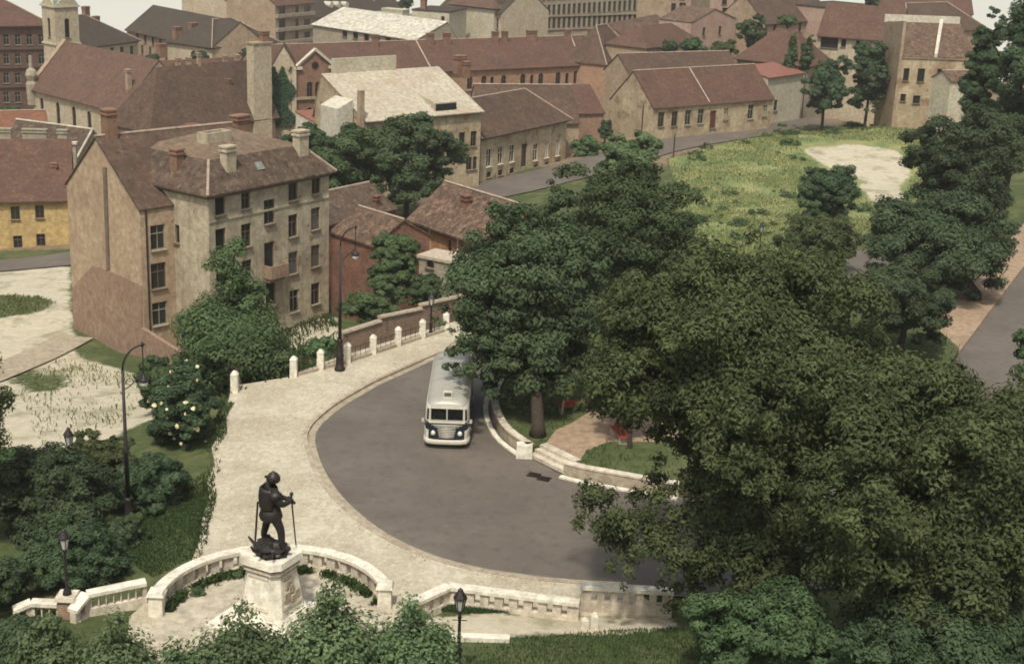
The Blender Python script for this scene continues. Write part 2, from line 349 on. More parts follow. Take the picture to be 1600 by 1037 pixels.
for q in ((-80, 190, -12), (-60, 215, -14), (-30, 215, -13), (-100, 250, -17), (0, 250, -14), (60, 260, -10), (110, 230, -6), (0, 330, -21), (-150, 340, -24), (150, 330, -12), (0, 430, -27), (-250, 440, -28), (250, 440, -24), (0, 480, -29.6), (-300, 480, -29.6), (300, 480, -29.6), (-120, 150, -11), (-120, 100, -9), (120, 100, 4),
          (-1, 53.4, .42), (2.5, 53.2, .45), (6, 53.4, .5), (0, 46, 1.2), (-25, 46, .5), (30, 46, 1.5), (0, 22, 12), (0, 2, 22), (-70, 2, 22), (70, 2, 22), (-60, 40, 2), (60, 45, 4), (0, -60, 24), (-100, -60, 24), (100, -60, 24)): cw(*q)
CP = np.array(CP)
def _rbf():
    n = len(CP); d = np.hypot(CP[:, None, 0]-CP[None, :, 0], CP[:, None, 1]-CP[None, :, 1])
    A = np.zeros((n+1, n+1)); A[:n, :n] = d + np.eye(n)*-.4; A[:n, n] = 1; A[n, :n] = 1
    return np.linalg.solve(A, np.append(CP[:, 2], 0))
RW = _rbf()
STRIPS = {}     # name -> (polyline xyz, half width)
def resample(P, step):
    P = np.asarray(P, float); 
    Q = [P[0]]; n = len(P)
    for i in range(n-1):        # catmull-rom
        p0, p1, p2, p3 = P[max(i-1, 0)], P[i], P[i+1], P[min(i+2, n-1)]
        k = max(2, int(np.linalg.norm(p2-p1)/step))
        for j in range(1, k+1):
            u = j/k; Q.append(.5*((2*p1)+(-p0+p2)*u+(2*p0-5*p1+4*p2-p3)*u*u+(-p0+3*p1-3*p2+p3)*u**3))
    return np.array(Q)
STRIPS['road_down'] = (resample([(-4.6, 80, 0), (-2.6, 88, -.05), (3.5, 98, -.5), (12, 108, -1.3), (24, 120, -2.6), (40, 139, -3.8), (54, 165, -5.5)], 1.5), 4.2)
STRIPS['road_up'] = (resample([(4, 61.5, 0), (12, 62, 0), (21.5, 68, 0), (29.5, 82, 0), (35, 92.5, 0), (48, 118, 0), (70, 160, 0), (100, 215, 0)], 1.5), 4.3)
bs = [atY(640, 318, 172), atY(760, 298, 180), atY(840, 280, 188), atY(930, 258, 195), atY(1040, 226, 210), atY(1205, 200, 229), atY(1290, 190, 240)]
STRIPS['street'] = (resample(bs, 2), 4.0)
STRIPS['lane'] = (resample([atY(-200, 430, 145), atY(0, 415, 143), atY(105, 404, 143), atY(230, 390, 146)], 2), 2.8)
STRIPS['side_path'] = (resample([atY(-30, 592, 98), atY(60, 555, 106), atY(118, 525, 112)], 2), 1.6)
def seg_dist(x, y, L):
    best = np.full(x.shape, 1e9); z = np.zeros(x.shape)
    for a, b in zip(L, L[1:]):
        d = b[:2]-a[:2]; t = np.clip(((x-a[0])*d[0]+(y-a[1])*d[1])/(d@d), 0, 1)
        r = np.hypot(x-a[0]-t*d[0], y-a[1]-t*d[1]); m = r < best
        best = np.where(m, r, best); z = np.where(m, a[2]+t*(b[2]-a[2]), z)
    return best, z
def inpoly(x, y, P):
    c = np.zeros(x.shape, bool); n = len(P)
    for i in range(n):
        x0, y0 = P[i][:2]; x1, y1 = P[i-1][:2]
        if y0 == y1: continue
        c ^= ((y0 > y) != (y1 > y)) & (x < (x1-x0)*(y-y0)/(y1-y0)+x0)
    return c
kerb_px = [(700, 546), (668, 558), (640, 571), (606, 586), (576, 600), (548, 616), (520, 633), (496, 652), (481, 668), (475, 684), (477, 702), (485, 727), (498, 752), (517, 778), (541, 802), (573, 828), (612, 851), (655, 870), (705, 886), (760, 898), (830, 908), (900, 915), (980, 919)]
kerb = resample([at(*q, 0) for q in kerb_px], .8)
isl_px = [(800, 588), (784, 600), (772, 618), (768, 640), (772, 660), (783, 681), (800, 697), (824, 713)]
isl_px2 = [(880, 742), (912, 750), (950, 757), (1000, 766), (1060, 776)]
isl_a = resample([at(*q, 0) for q in isl_px], .8); isl_b = resample([at(*q, 0) for q in isl_px2], .8)
walk_back = [np.array(q) for q in ((7.4, 55.0, 0), (3.4, 54.7, 0), (-2.3, 55.0, 0), (-3.85, 53.2, 0))] + [np.array((-4, 46.5, 0)), np.array((-14, 46.5, 0)), np.array((-15.5, 53, 0))] + [at(*q, 0) for q in ((298, 884), (312, 846), (317, 812), (327, 782), (324, 752), (336, 728), (331, 702), (345, 676), (343, 655), (357, 630), (362, 606), (448, 592), (520, 563), (600, 538), (690, 511), (712, 504))]
kerb_ext = np.vstack([np.array([(-2.6, 93.6, 0)]), kerb])
WALK = np.vstack([kerb_ext, np.array(walk_back)])
ROAD = np.vstack([kerb_ext, np.array([(8.0, 57.6, 0), (13, 57.6, 0), (18, 60.0, 0), (15.5, 67.5, 0)]), isl_b[::-1], isl_a[::-1], np.array([(2.5, 88.5, 0)])])
_a, _b = at(826, 714, 0), at(880, 741, 0); _d = (_b-_a)/np.linalg.norm(_b-_a); _n = np.array([-_d[1], _d[0], 0])
ISLE = np.vstack([isl_a, [_a+_n*1.2], [_b+_n*1.2], isl_b, np.array([(14, 68.5, 0), (20, 73, 0), (26, 83, 0), (31, 94, 0), (30, 110, 0), (22, 111, 0), (12, 101, 0), (5, 93, 0), (2, 88, 0)])])
PLAT = [WALK, ROAD, ISLE]
def terrain_z(x, y):
    x = np.atleast_1d(np.asarray(x, float)); y = np.atleast_1d(np.asarray(y, float))
    z = np.full(x.shape, RW[-1])
    for k in range(len(CP)): z = z + RW[k]*np.hypot(x-CP[k, 0], y-CP[k, 1])
    for L, hw in STRIPS.values():
        d, zz = seg_dist(x, y, L); k = np.clip((d-hw-.6)/4.0, 0, 1); k = k*k*(3-2*k)
        z = np.where(d < hw+4.6, (zz-.12)*(1-k)+z*k, z)
    for P in PLAT: z = np.where(inpoly(x, y, P), np.minimum(z*0, -.1), z)
    z = np.where(y > 484, np.minimum(z, -29-(y-484)*.2), z)
    return z
def gz(x, y): return float(terrain_z(x, y)[0])
def ground(px, py):     # where a sight line meets the ground
    d = ray(px, py); t = np.arange(35, 460, .5)/d[1]; Pn = CAM+d*t[:, None]
    hit = np.argmax(Pn[:, 2] < terrain_z(Pn[:, 0], Pn[:, 1])); return Pn[hit]
def axis(parts):
    return np.concatenate([np.arange(a, b, s) for a, b, s in parts])
gx = axis([(-420, -120, 20), (-120, -60, 4), (-60, 60, .7), (60, 120, 3), (120, 421, 20)])
gy = axis([(-70, 40, 5), (40, 130, .7), (130, 250, 1.5), (250, 521, 10)])
X, Y_ = np.meshgrid(gx, gy); xf, yf = X.ravel(), Y_.ravel()
zf = terrain_z(xf, yf)
rng = np.random.default_rng(3)
nx, ny = len(gx), len(gy)
idx = np.arange(nx*ny).reshape(ny, nx)
quads = np.stack([idx[:-1, :-1].ravel(), idx[:-1, 1:].ravel(), idx[1:, 1:].ravel(), idx[1:, :-1].ravel()], 1)
def np_mesh(name, V, Q, mats):
    me = bpy.data.meshes.new(name); me.vertices.add(len(V)); me.vertices.foreach_set('co', np.asarray(V, np.float32).ravel())
    k = Q.shape[1]; me.loops.add(Q.size); me.loops.foreach_set('vertex_index', Q.astype(np.int32).ravel())
    me.polygons.add(len(Q)); me.polygons.foreach_set('loop_start', np.arange(0, Q.size, k, dtype=np.int32)); me.polygons.foreach_set('loop_total', np.full(len(Q), k, np.int32))
    me.update(calc_edges=True)
    for m in mats: me.materials.append(M[m])
    return me
me = np_mesh('ground', np.stack([xf, yf, zf], 1), quads, ['terrain'])
me.polygons.foreach_set('use_smooth', [True]*len(me.polygons))
def gpoly(px): return np.array([ground(*q) for q in px])
zone = np.zeros((len(xf), 4)); zone[:, 3] = 1
def paint(P, ch, val=1.0): zone[inpoly(xf, yf, P), ch] = val
zone[yf > 195, 1] = 1.0; zone[(xf < -45) & (yf > 150), 1] = 1
LOT = gpoly([(1070, 330), (1040, 250), (1130, 225), (1220, 196), (1330, 198), (1420, 200), (1480, 260), (1420, 340), (1250, 400), (1090, 400)])
paint(LOT, 2); zone[inpoly(xf, yf, LOT), 1] = 0
paint(gpoly([(0, 418), (108, 412), (118, 552), (222, 588), (290, 610), (250, 650), (170, 692), (60, 720), (0, 700), (-160, 700), (-160, 425)]), 0)
paint(gpoly([(0, 462), (60, 464), (88, 474), (70, 488), (0, 500), (-100, 505), (-100, 466)]), 0, 0)
paint(gpoly([(0, 585), (60, 572), (120, 590), (110, 612), (40, 620)]), 0, .35)
paint(gpoly([(425, 512), (520, 488), (534, 530), (500, 552), (452, 545), (440, 530)]), 0)
paint(gpoly([(1250, 232), (1330, 226), (1405, 236), (1425, 270), (1400, 292), (1330, 278), (1290, 262)]), 0)
paint(gpoly([(1335, 285), (1400, 290), (1420, 312), (1370, 318)]), 0)
paint(gpoly([(500, 990), (720, 966), (1062, 958), (1066, 988), (720, 1002), (500, 1030)]), 0)
paint(gpoly([(640, 470), (700, 450), (720, 480), (660, 500)]), 1)
zg = zone.reshape(ny, nx, 4)
for _ in range(3):
    zp = np.pad(zg, ((1, 1), (1, 1), (0, 0)), 'edge'); zg = (zp[:-2, 1:-1]+zp[2:, 1:-1]+zp[1:-1, :-2]+zp[1:-1, 2:]+2*zg)/6
zone = zg.reshape(-1, 4)
ca = me.color_attributes.new('zone', 'FLOAT_COLOR', 'POINT'); ca.data.foreach_set('color', zone.astype(np.float32).ravel())
put(bpy.data.objects.new('ground', me), kind='structure')

def flat_poly(name, P, z, mat, kind='structure', th=0):
    P = [Vector((p[0], p[1], 0)) for p in P]
    tris = tessellate_polygon([P]); mb = MB(); mb.v = [(p.x, p.y, z) for p in P]
    for tr_ in tris:
        a, b, c = [P[i] for i in tr_]
        mb.f.append(list(tr_) if (b-a).cross(c-a).z > 0 else list(tr_)[::-1]); mb.mi.append(0)
    if th:
        n = len(P); ar = sum(P[i-1].x*P[i].y-P[i].x*P[i-1].y for i in range(n)); base = len(mb.v); mb.v += [(p.x, p.y, z-th) for p in P]
        for i in range(n):
            j = (i+1) % n; q = [i, j, base+j, base+i]; mb.f.append(q[::-1] if ar > 0 else q); mb.mi.append(0)
    return mb.build(name, mat, kind=kind)
def strip(name, L, hw, mat, dz):
    mb = MB(); V = []
    for i, p in enumerate(L):
        d = L[min(i+1, len(L)-1)]-L[max(i-1, 0)]; n = np.array([-d[1], d[0]]); n /= np.linalg.norm(n)
        V.append(((p[0]-n[0]*hw, p[1]-n[1]*hw, p[2]+dz), (p[0]+n[0]*hw, p[1]+n[1]*hw, p[2]+dz)))
    for a, b in zip(V, V[1:]): mb.poly([a[0], b[0], b[1], a[1]])
    return mb.build(name, mat, kind='structure')
flat_poly('sidewalk', WALK, .12, 'cobble', th=.3)
flat_poly('road', ROAD, 0.0, 'asphalt')
for nm, (L, hw) in STRIPS.items():
    strip('road' if 'road' in nm else nm, L, hw, 'asphalt' if nm != 'side_path' else 'gutter', -.012 if 'road' in nm else .02)
def offset_line(L, d):
    L = np.asarray(L, float); out = []
    for i, p in enumerate(L):
        t_ = L[min(i+1, len(L)-1)]-L[max(i-1, 0)]; n = np.array([-t_[1], t_[0], 0]); n /= np.linalg.norm(n); out.append(p+n*d)
    return np.array(out)
def swept(mb, L, d0, d1, z0, z1):
    a, b = offset_line(L, d0), offset_line(L, d1)
    for i in range(len(L)-1):
        mb.hexa([(a[i][0], a[i][1], z0), (a[i+1][0], a[i+1][1], z0), (b[i+1][0], b[i+1][1], z0), (b[i][0], b[i][1], z0)],
                [(a[i][0], a[i][1], z1), (a[i+1][0], a[i+1][1], z1), (b[i+1][0], b[i+1][1], z1), (b[i][0], b[i][1], z1)])
# kerb stones along the outer edge of the bend, each a stone of its own
kb = bpy.data.objects.new('kerb', None); put(kb, kind='structure')
kl = resample(kerb_ext, 1.0)
for i in range(len(kl)-1):
    a, b = kl[i], kl[i+1]; d = b-a
    if np.linalg.norm(d) < .2: continue
    mb = MB(); swept(mb, np.array([a+d*.012, b-d*.012]), -.04, .2, -.05, .135+.012*random.Random(i).random())
    mb.build('kerbstone', 'stone_kerb', kb)
mb = MB(); 
g0, g1 = offset_line(kl, .21), offset_line(kl, .62)
for i in range(len(kl)-1): mb.poly([(*g0[i][:2], .006), (*g0[i+1][:2], .006), (*g1[i+1][:2], .006), (*g1[i][:2], .006)])
gt = mb.build('gutter', 'gutter', kind='structure')
L2 = STRIPS['road_up'][0]; L2 = L2[(L2[:, 1] > 72)]
mb = MB(); swept(mb, L2, 4.3, 4.5, -.05, .14); swept(mb, L2, 4.5, 7.2, -.05, .12); mb.build('pavement', 'gravel', kind='structure')
rv = MB(); rv.poly([(-3000, 490, -30), (3000, 490, -30), (3000, 5000, -30), (-3000, 5000, -30)]); rv.build('river', 'water', kind='structure')

# ------------------------------------------------------------------ buildings
def wall_holes(mb, p0, p1, z0, z1, holes, dep=.22):
    """a wall sheet from p0 to p1 (plan), outward side to the right of p0->p1, with real openings and reveals"""
    p0 = np.asarray(p0[:2], float); p1 = np.asarray(p1[:2], float); Ln = np.linalg.norm(p1-p0); e = (p1-p0)/Ln; n = np.array([e[1], -e[0]])
    def W(s_, h_, d_=0): q = p0+e*s_-n*d_; return (q[0], q[1], z0+h_)
    Hh = z1-z0
    hs = [h for h in holes if h[0] > .05 and h[1] < Ln-.05 and h[2] > .02 and h[3] < Hh-.02]
    us = sorted({0, Ln, *[h[0] for h in hs], *[h[1] for h in hs]}); vs = sorted({0, Hh, *[h[2] for h in hs], *[h[3] for h in hs]})
    for a, b in zip(us, us[1:]):
        run = None
        for c, d in zip(vs, vs[1:]):
            mu, mv = (a+b)/2, (c+d)/2
            if any(h[0] < mu < h[1] and h[2] < mv < h[3] for h in hs):
                if run: mb.poly([W(a, run[0]), W(b, run[0]), W(b, run[1]), W(a, run[1])]); run = None
            else: run = (run[0], d) if run else (c, d)
        if run: mb.poly([W(a, run[0]), W(b, run[0]), W(b, run[1]), W(a, run[1])])
    for h in hs:
        s0, s1, h0, h1 = h[:4]; arch = len(h) > 4 and h[4]
        if not arch: loop = [(s0, h0), (s1, h0), (s1, h1), (s0, h1)]
        else:
            r = (s1-s0)/2; cx = (s0+s1)/2; N = 8; hb = h1-r
            arc = [(cx+r*math.cos(math.pi*k/N), hb+r*math.sin(math.pi*k/N)) for k in range(N+1)]
            loop = [(s0, h0), (s1, h0)]+arc
            for k in range(N):
                (xa, ya), (xb, yb) = arc[k], arc[k+1]
                mb.poly([W(xb, yb), W(xa, ya), W(xa, h1), W(xb, h1)])
        for k in range(len(loop)):
            a, b = loop[k], loop[(k+1) % len(loop)]
            mb.poly([W(*a), W(*b), W(*b, dep), W(*a, dep)][::-1])
    return hs
WCACHE = {}
def window_meshes(kind, w_, h_, fr):
    key = (kind, round(w_, 2), round(h_, 2), fr)
    if key in WCACHE: return WCACHE[key]
    f = MB(); b = .075; x = w_/2
    arch = kind in ('arch', 'archdark')
    f.box(-x, -x+b, 0, .07, 0, h_); f.box(x-b, x, 0, .07, 0, h_); f.box(-x+b, x-b, 0, .07, 0, b)
    if not arch: f.box(-x+b, x-b, 0, .07, h_-b, h_)
    else:
        r = x; N = 8
        for k in range(N):
            a0, a1 = math.pi*k/N, math.pi*(k+1)/N; q = lambda a, rr, y: (rr*math.cos(a), y, h_-r+rr*math.sin(a))
            f.hexa([q(a0, r-.1, 0), q(a0, r, 0), q(a1, r, 0), q(a1, r-.1, 0)], [q(a0, r-.1, .07), q(a0, r, .07), q(a1, r, .07), q(a1, r-.1, .07)])
    if kind in ('sash', 'arch', 'grey', 'curtain'):
        f.box(-.03, .03, .005, .06, b, h_-b); f.box(-x+b, -.03, .005, .06, h_*.64, h_*.64+.06); f.box(.03, x-b, .005, .06, h_*.64, h_*.64+.06)
    if kind == 'door': 
        f.box(-.02, .02, -.01, .06, b, h_-b); f.box(-x+b, x-b, -.01, .05, h_*.7, h_*.7+.08)
    if kind == 'sash2': f.box(-.03, .03, .005, .06, b, h_-b)
    # sill
    if kind != 'door': f.box(-x-.06, x+.06, -.30, 0, -.07, -.003)
    fm = f.mesh('window', fr)
    g = MB(); yb = .075
    if not arch: g.box(-x+.02, x-.02, yb, yb+.02, .02, h_-.02)
    else:
        pts = [(-x+.02, 0), (x-.02, 0)]+[((x-.02)*math.cos(math.pi*k/8), h_-x+(x-.02)*math.sin(math.pi*k/8)) for k in range(9)]
        g.hexa([(p[0], yb, p[1]) for p in pts], [(p[0], yb+.02, p[1]) for p in pts])
    gm = g.mesh('pane', {'grey': 'glass_grey', 'curtain': 'curtain', 'door': 'wood_dark', 'reddoor': 'door_red'}.get(kind, 'glass_dark'))
    WCACHE[key] = (fm, gm); return WCACHE[key]
def put_window(parent, off, p0, e, s_c, z, w_, h_, kind, fr, dep=.22):
    n = np.array([e[1], -e[0]]); q = np.asarray(p0[:2])+e*s_c-n*(dep-.1)
    fm, gm = window_meshes(kind, w_, h_, fr)
    o = bpy.data.objects.new('door' if kind in ('door', 'reddoor') else 'window', fm); o.location = (q[0]-off[0], q[1]-off[1], z-off[2]); o.rotation_euler = (0, 0, math.atan2(e[1], e[0]))
    put(o, parent); g = bpy.data.objects.new('door_leaf' if kind in ('door', 'reddoor') else 'pane', gm); put(g, o)
class House:
    def __init__(s, name, label, cat='house', group=None):
        s.name, s.label, s.cat, s.group, s.root = name, label, cat, group, None
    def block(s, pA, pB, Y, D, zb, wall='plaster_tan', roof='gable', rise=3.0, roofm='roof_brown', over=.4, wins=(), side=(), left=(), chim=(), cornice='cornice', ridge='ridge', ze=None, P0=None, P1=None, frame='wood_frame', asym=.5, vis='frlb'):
        if P0 is None:
            P0 = atY(*pA, Y) if ze is None else at(*pA, ze); ze = P0[2]; P1 = at(*pB, ze)
        p0, p1 = np.asarray(P0[:2], float), np.asarray(P1[:2], float)
        W_ = np.linalg.norm(p1-p0); e = (p1-p0)/W_; d = np.array([-e[1], e[0]]); p2, p3 = p1+d*D, p0+d*D
        if s.root is None: s.root = empty(s.name, (*((p0+p2)/2), zb), s.label, s.cat, s.group); s.off = np.array(s.root.location)
        R = s.root; s.p0, s.e, s.d, s.W, s.D, s.ze, s.zb = p0, e, d, W_, D, ze, zb
        wl = MB(); todo = []
        for (a, b, ws) in ((p0, p1, wins), (p1, p2, side), (p2, p3, ()), (p3, p0, left)):
            ee = (b-a)/np.linalg.norm(b-a); holes = []
            for q in ws:
                px, py, w_, h_, kind = q[:5]; fr = q[5] if len(q) > 5 else frame
                hit = on_plane(px, py, (*a, 0), (ee[1], -ee[0], 0)); sc_ = (hit[:2]-a)@ee; hb = hit[2]-h_/2
                ar = kind in ('arch', 'archdark')
                holes.append((sc_-w_/2, sc_+w_/2, hb-zb, hb+h_-zb, ar)); todo.append((a, ee, sc_, hb, w_, h_, kind, fr, holes[-1]))
            ok = wall_holes(wl, a, b, zb, ze, holes)
            todo = [t_ for t_ in todo if t_[-1] in ok or not any(t_[-1] is h for h in holes)]
        def G(x, y, z): q = p0+e*x+d*y; return (q[0], q[1], z)
        rm = asym*D
        if roof == 'gable':
            for x, f_ in ((0, 1), (W_, -1)):
                tri = [G(x, D, ze), G(x, 0, ze), G(x, rm, ze+rise)]; wl.poly(tri if f_ > 0 else tri[::-1])
        if roof == 'gableY':
            for y, f_ in ((0, 1), (D, -1)):
                tri = [G(0, y, ze), G(W_, y, ze), G(asym*W_, y, ze+rise)]; wl.poly(tri if f_ > 0 else tri[::-1])
        if roof == 'shed':
            wl.poly([G(0, D, ze), G(0, 0, ze), G(0, D, ze+rise)]); wl.poly([G(W_, 0, ze), G(W_, D, ze), G(W_, D, ze+rise)]); wl.poly([G(W_, D, ze), G(0, D, ze), G(0, D, ze+rise), G(W_, D, ze+rise)])
        wl.build('wall', wall, R)
        for a, ee, sc_, hb, w_, h_, kind, fr, _ in todo: put_window(R, s.off, a, ee, sc_, hb, w_, h_, kind, fr)
        o = over; rf = MB(); lines = []
        if roof == 'gable':
            kf = rise/rm; kb_ = rise/(D-rm); g = .12
            rf.slab([G(-g, -o, ze-o*kf+.14), G(W_+g, -o, ze-o*kf+.14), G(W_+g, rm, ze+rise+.14), G(-g, rm, ze+rise+.14)], .14)
            rf.slab([G(-g, rm, ze+rise+.14), G(W_+g, rm, ze+rise+.14), G(W_+g, D+o, ze-o*kb_+.14), G(-g, D+o, ze-o*kb_+.14)], .14)
            lines = [(G(-g, rm, ze+rise+.16), G(W_+g, rm, ze+rise+.16))]
            s.roofz = lambda x, y: ze+(y*kf if y < rm else (D-y)*kb_)
        elif roof == 'gableY':
            wm = asym*W_; kl_, kr_ = rise/wm, rise/(W_-wm); g = .12
            rf.slab([G(-o, -g, ze-o*kl_+.14), G(wm, -g, ze+rise+.14), G(wm, D+g, ze+rise+.14), G(-o, D+g, ze-o*kl_+.14)], .14)
            rf.slab([G(wm, -g, ze+rise+.14), G(W_+o, -g, ze-o*kr_+.14), G(W_+o, D+g, ze-o*kr_+.14), G(wm, D+g, ze+rise+.14)], .14)
            lines = [(G(wm, -g, ze+rise+.16), G(wm, D+g, ze+rise+.16))]
            s.roofz = lambda x, y: ze+(x*kl_ if x < wm else (W_-x)*kr_)
        elif roof in ('hip', 'hipR', 'hipL'):
            h2 = min(D, W_)/2; xl = h2 if roof != 'hipR' else 0; xr = W_-h2 if roof != 'hipL' else W_
            if xr < xl: xl = xr = W_/2
            zt = ze+rise+.12; zo = ze+.04
            c = [G(-o, -o, zo), G(W_+o, -o, zo), G(W_+o, D+o, zo), G(-o, D+o, zo)]; r0 = G(xl-(o if roof == 'hipR' else 0), D/2, zt); r1 = G(xr+(o if roof == 'hipL' else 0), D/2, zt)
            rf.slab([c[0], c[1], r1, r0], .12); rf.slab([c[2], c[3], r0, r1], .12)
            rf.slab([c[1], c[2], r1], .12); rf.slab([c[3], c[0], r0], .12)
            lines = [(r0, r1), (c[1], r1), (c[0], r0)]
            s.roofz = lambda x, y: ze+rise*min(1, min(y, D-y)/(D/2), (x/h2 if roof != 'hipR' else 9), ((W_-x)/h2 if roof != 'hipL' else 9))
        elif roof == 'shed':
            kf = rise/D; rf.slab([G(-.12, -o, ze-o*kf+.14), G(W_+.12, -o, ze-o*kf+.14), G(W_+.12, D+.1, ze+rise+.14), G(-.12, D+.1, ze+rise+.14)], .14)
            s.roofz = lambda x, y: ze+y*kf
        elif roof == 'mansard':
            i_ = 1.7; h1 = rise*.62; hh = min(D, W_)/2
            c = [G(-o, -o, ze+.04), G(W_+o, -o, ze+.04), G(W_+o, D+o, ze+.04), G(-o, D+o, ze+.04)]
            b_ = [G(i_, i_, ze+h1), G(W_-i_, i_, ze+h1), G(W_-i_, D-i_, ze+h1), G(i_, D-i_, ze+h1)]
            for k in range(4): rf.slab([c[k], c[(k+1) % 4], b_[(k+1) % 4], b_[k]], .12)
            lines = [(c[0], b_[0]), (c[1], b_[1])]
            s.roofz = lambda x, y: ze+min(h1*min(x, y, W_-x, D-y)/i_, h1)
        else:
            rf.slab([G(-.15, -.15, ze+.25), G(W_+.15, -.15, ze+.25), G(W_+.15, D+.15, ze+.25), G(-.15, D+.15, ze+.25)], .25)
            s.roofz = lambda x, y: ze+.25
        ro = rf.build('roof', roofm, R); s.roof = ro
        if roof == 'mansard':
            tp = MB(); zt = ze+rise; r0, r1 = G(hh, D/2, zt), G(max(W_-hh, hh+.1), D/2, zt)
            tp.slab([b_[0], b_[1], r1, r0], .1); tp.slab([b_[2], b_[3], r0, r1], .1); tp.slab([b_[1], b_[2], r1], .1); tp.slab([b_[3], b_[0], r0], .1)
            child('roof_top', tp, 'roof_top', ro, s.off)
        if lines and ridge:
            for a, b in lines:
                rm_ = MB(); rm_.tube([np.array(a)+(0, 0, .03), np.array(b)+(0, 0, .03)], .11, 5); child('ridge_tiles', rm_, ridge, ro, s.off)
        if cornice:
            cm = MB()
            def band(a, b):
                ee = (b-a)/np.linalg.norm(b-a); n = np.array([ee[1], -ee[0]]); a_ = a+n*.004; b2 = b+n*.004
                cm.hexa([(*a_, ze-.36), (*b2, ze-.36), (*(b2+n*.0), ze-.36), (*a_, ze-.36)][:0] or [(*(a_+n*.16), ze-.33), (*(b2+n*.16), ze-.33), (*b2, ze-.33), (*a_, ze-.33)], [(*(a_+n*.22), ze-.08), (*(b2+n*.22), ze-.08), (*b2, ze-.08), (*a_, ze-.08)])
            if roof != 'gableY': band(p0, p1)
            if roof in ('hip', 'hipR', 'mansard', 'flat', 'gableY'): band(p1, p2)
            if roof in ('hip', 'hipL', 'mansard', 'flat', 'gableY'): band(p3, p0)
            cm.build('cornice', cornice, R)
        for c_ in chim: s.chimney(*c_)
        return s
    def G(s, x, y, z): q = s.p0+s.e*x+s.d*y; return (q[0], q[1], z)
    def chimney(s, x, y, w_=.7, d_=.55, h_=1.4, mat='plaster_cream', pots=0):
        z0 = s.roofz(x, y)-.5; z1 = s.roofz(x, y)+h_; mb = MB(); T = lambda p: s.G(*p)
        mb.box(x-w_/2, x+w_/2, y-d_/2, y+d_/2, z0, z1, T); mb.box(x-w_/2-.1, x+w_/2+.1, y-d_/2-.1, y+d_/2+.1, z1-.32, z1-.18, T); mb.box(x-w_/2-.08, x+w_/2+.08, y-d_/2-.08, y+d_/2+.08, z1+.003, z1+.14, T)
        o = child('chimney', mb, mat, s.roof, s.off)
    def chim_px(s, px, py, ypos, w_=.7, d_=.55, h_=1.4, mat='plaster_cream'):
        """chimney seen at a given place, standing at depth ypos of this block"""
        hit = on_plane(px, py, (*(s.p0+s.d*ypos), 0), (s.d[0], s.d[1], 0)); x = (hit[:2]-s.p0)@s.e
        s.chimney(x, ypos, w_, d_, h_, mat)
def row(x0, x1, n, y0, y1, w_, h_, kind='sash', *fr):
    return [(x0+(x1-x0)*i/max(n-1, 1), y0+(y1-y0)*i/max(n-1, 1), w_, h_, kind, *fr) for i in range(n)]

# --- the tall tenement by the bend
ZE = 6.41
h = House('apartment_house', 'tall shabby beige tenement with mansard roof and blank gable wall', 'building')
h.block((325, 305), (514, 268), 0, 11.5, -9.5, 'plaster_beige', 'mansard', 3.6, 'roof_old', .45, ze=ZE, wins=[
    (344, 322, 1.05, 1.45, 'archdark'[:0] or 'bare'), (384, 314, .95, 1.3, 'sash'), (421, 331, 1.2, 2.0, 'sash'), (458, 300, 1.05, 1.45, 'sash2'), (494, 290, 1.05, 1.45, 'sash2'),
    (345, 376, 1.08, 1.9, 'bare'), (385, 368, 1.08, 1.9, 'sash'), (458, 353, 1.08, 1.9, 'sash'), (493, 342, 1.08, 1.9, 'grey'),
    (421, 399, 1.15, 2.2, 'bare'), (458, 411, 1.08, 1.9, 'grey'), (493, 400, 1.08, 1.9, 'grey'), (386, 424, 1.08, 1.85, 'sash'), (346, 432, 1.08, 1.85, 'sash'),
    (423, 459, 1.1, 2.0, 'bare'), (460, 470, 1.1, 1.9, 'sash', 'grey_frame'), (493, 459, 1.08, 1.9, 'sash')],
    left=[(277, 366, .5, 1.5, 'bare')])
for px, py, yy, a in ((357, 270, 1.1, (1.0, .75, 1.7, 'plaster_cream')), (470, 245, 1.3, (1.05, .8, 1.7, 'plaster_cream')), (277, 258, 4.5, (.8, .8, 1.4, 'brick_gothic')), (300, 203, 9.5, (1.1, .8, 1.1, 'brick_red')), (375, 200, 8.6, (1.4, 1.0, 1.5, 'brick_gothic')), (414, 197, 10, (1.1, .9, 1.5, 'brick_gothic'))): h.chim_px(px, py, yy, *a)
# raised parapet round the light well on the top of the roof
mb = MB(); c0 = at(335, 210, ZE+3.5)[:2]; u = (c0-h.p0)@h.e, (c0-h.p0)@h.d
for a in ((-1.3, 1.3, -.6, -.4), (-1.3, 1.3, .4, .6), (-1.3, -1.1, -.4, .4), (1.1, 1.3, -.4, .4)): mb.box(u[0]+a[0], u[0]+a[1], u[1]+a[2], u[1]+a[3], ZE+2.6, ZE+3.75, lambda p: h.G(*p))
child('light_well', mb, 'plaster_cream', h.roof, h.off)
# skylight
q = (at(405, 254, ZE+1.6)[:2]-h.p0); xs = q@h.e
mb = MB(); T = lambda p: h.G(*p); mb.hexa([T((xs-.35, .62, ZE+1.0)), T((xs+.35, .62, ZE+1.0)), T((xs+.35, 1.05, ZE+1.55)), T((xs-.35, 1.05, ZE+1.55))], [T((xs-.35, .45, ZE+1.1)), T((xs+.35, .45, ZE+1.1)), T((xs+.35, .9, ZE+1.65)), T((xs-.35, .9, ZE+1.65))])
child('skylight', mb, 'tin', h.roof, h.off)
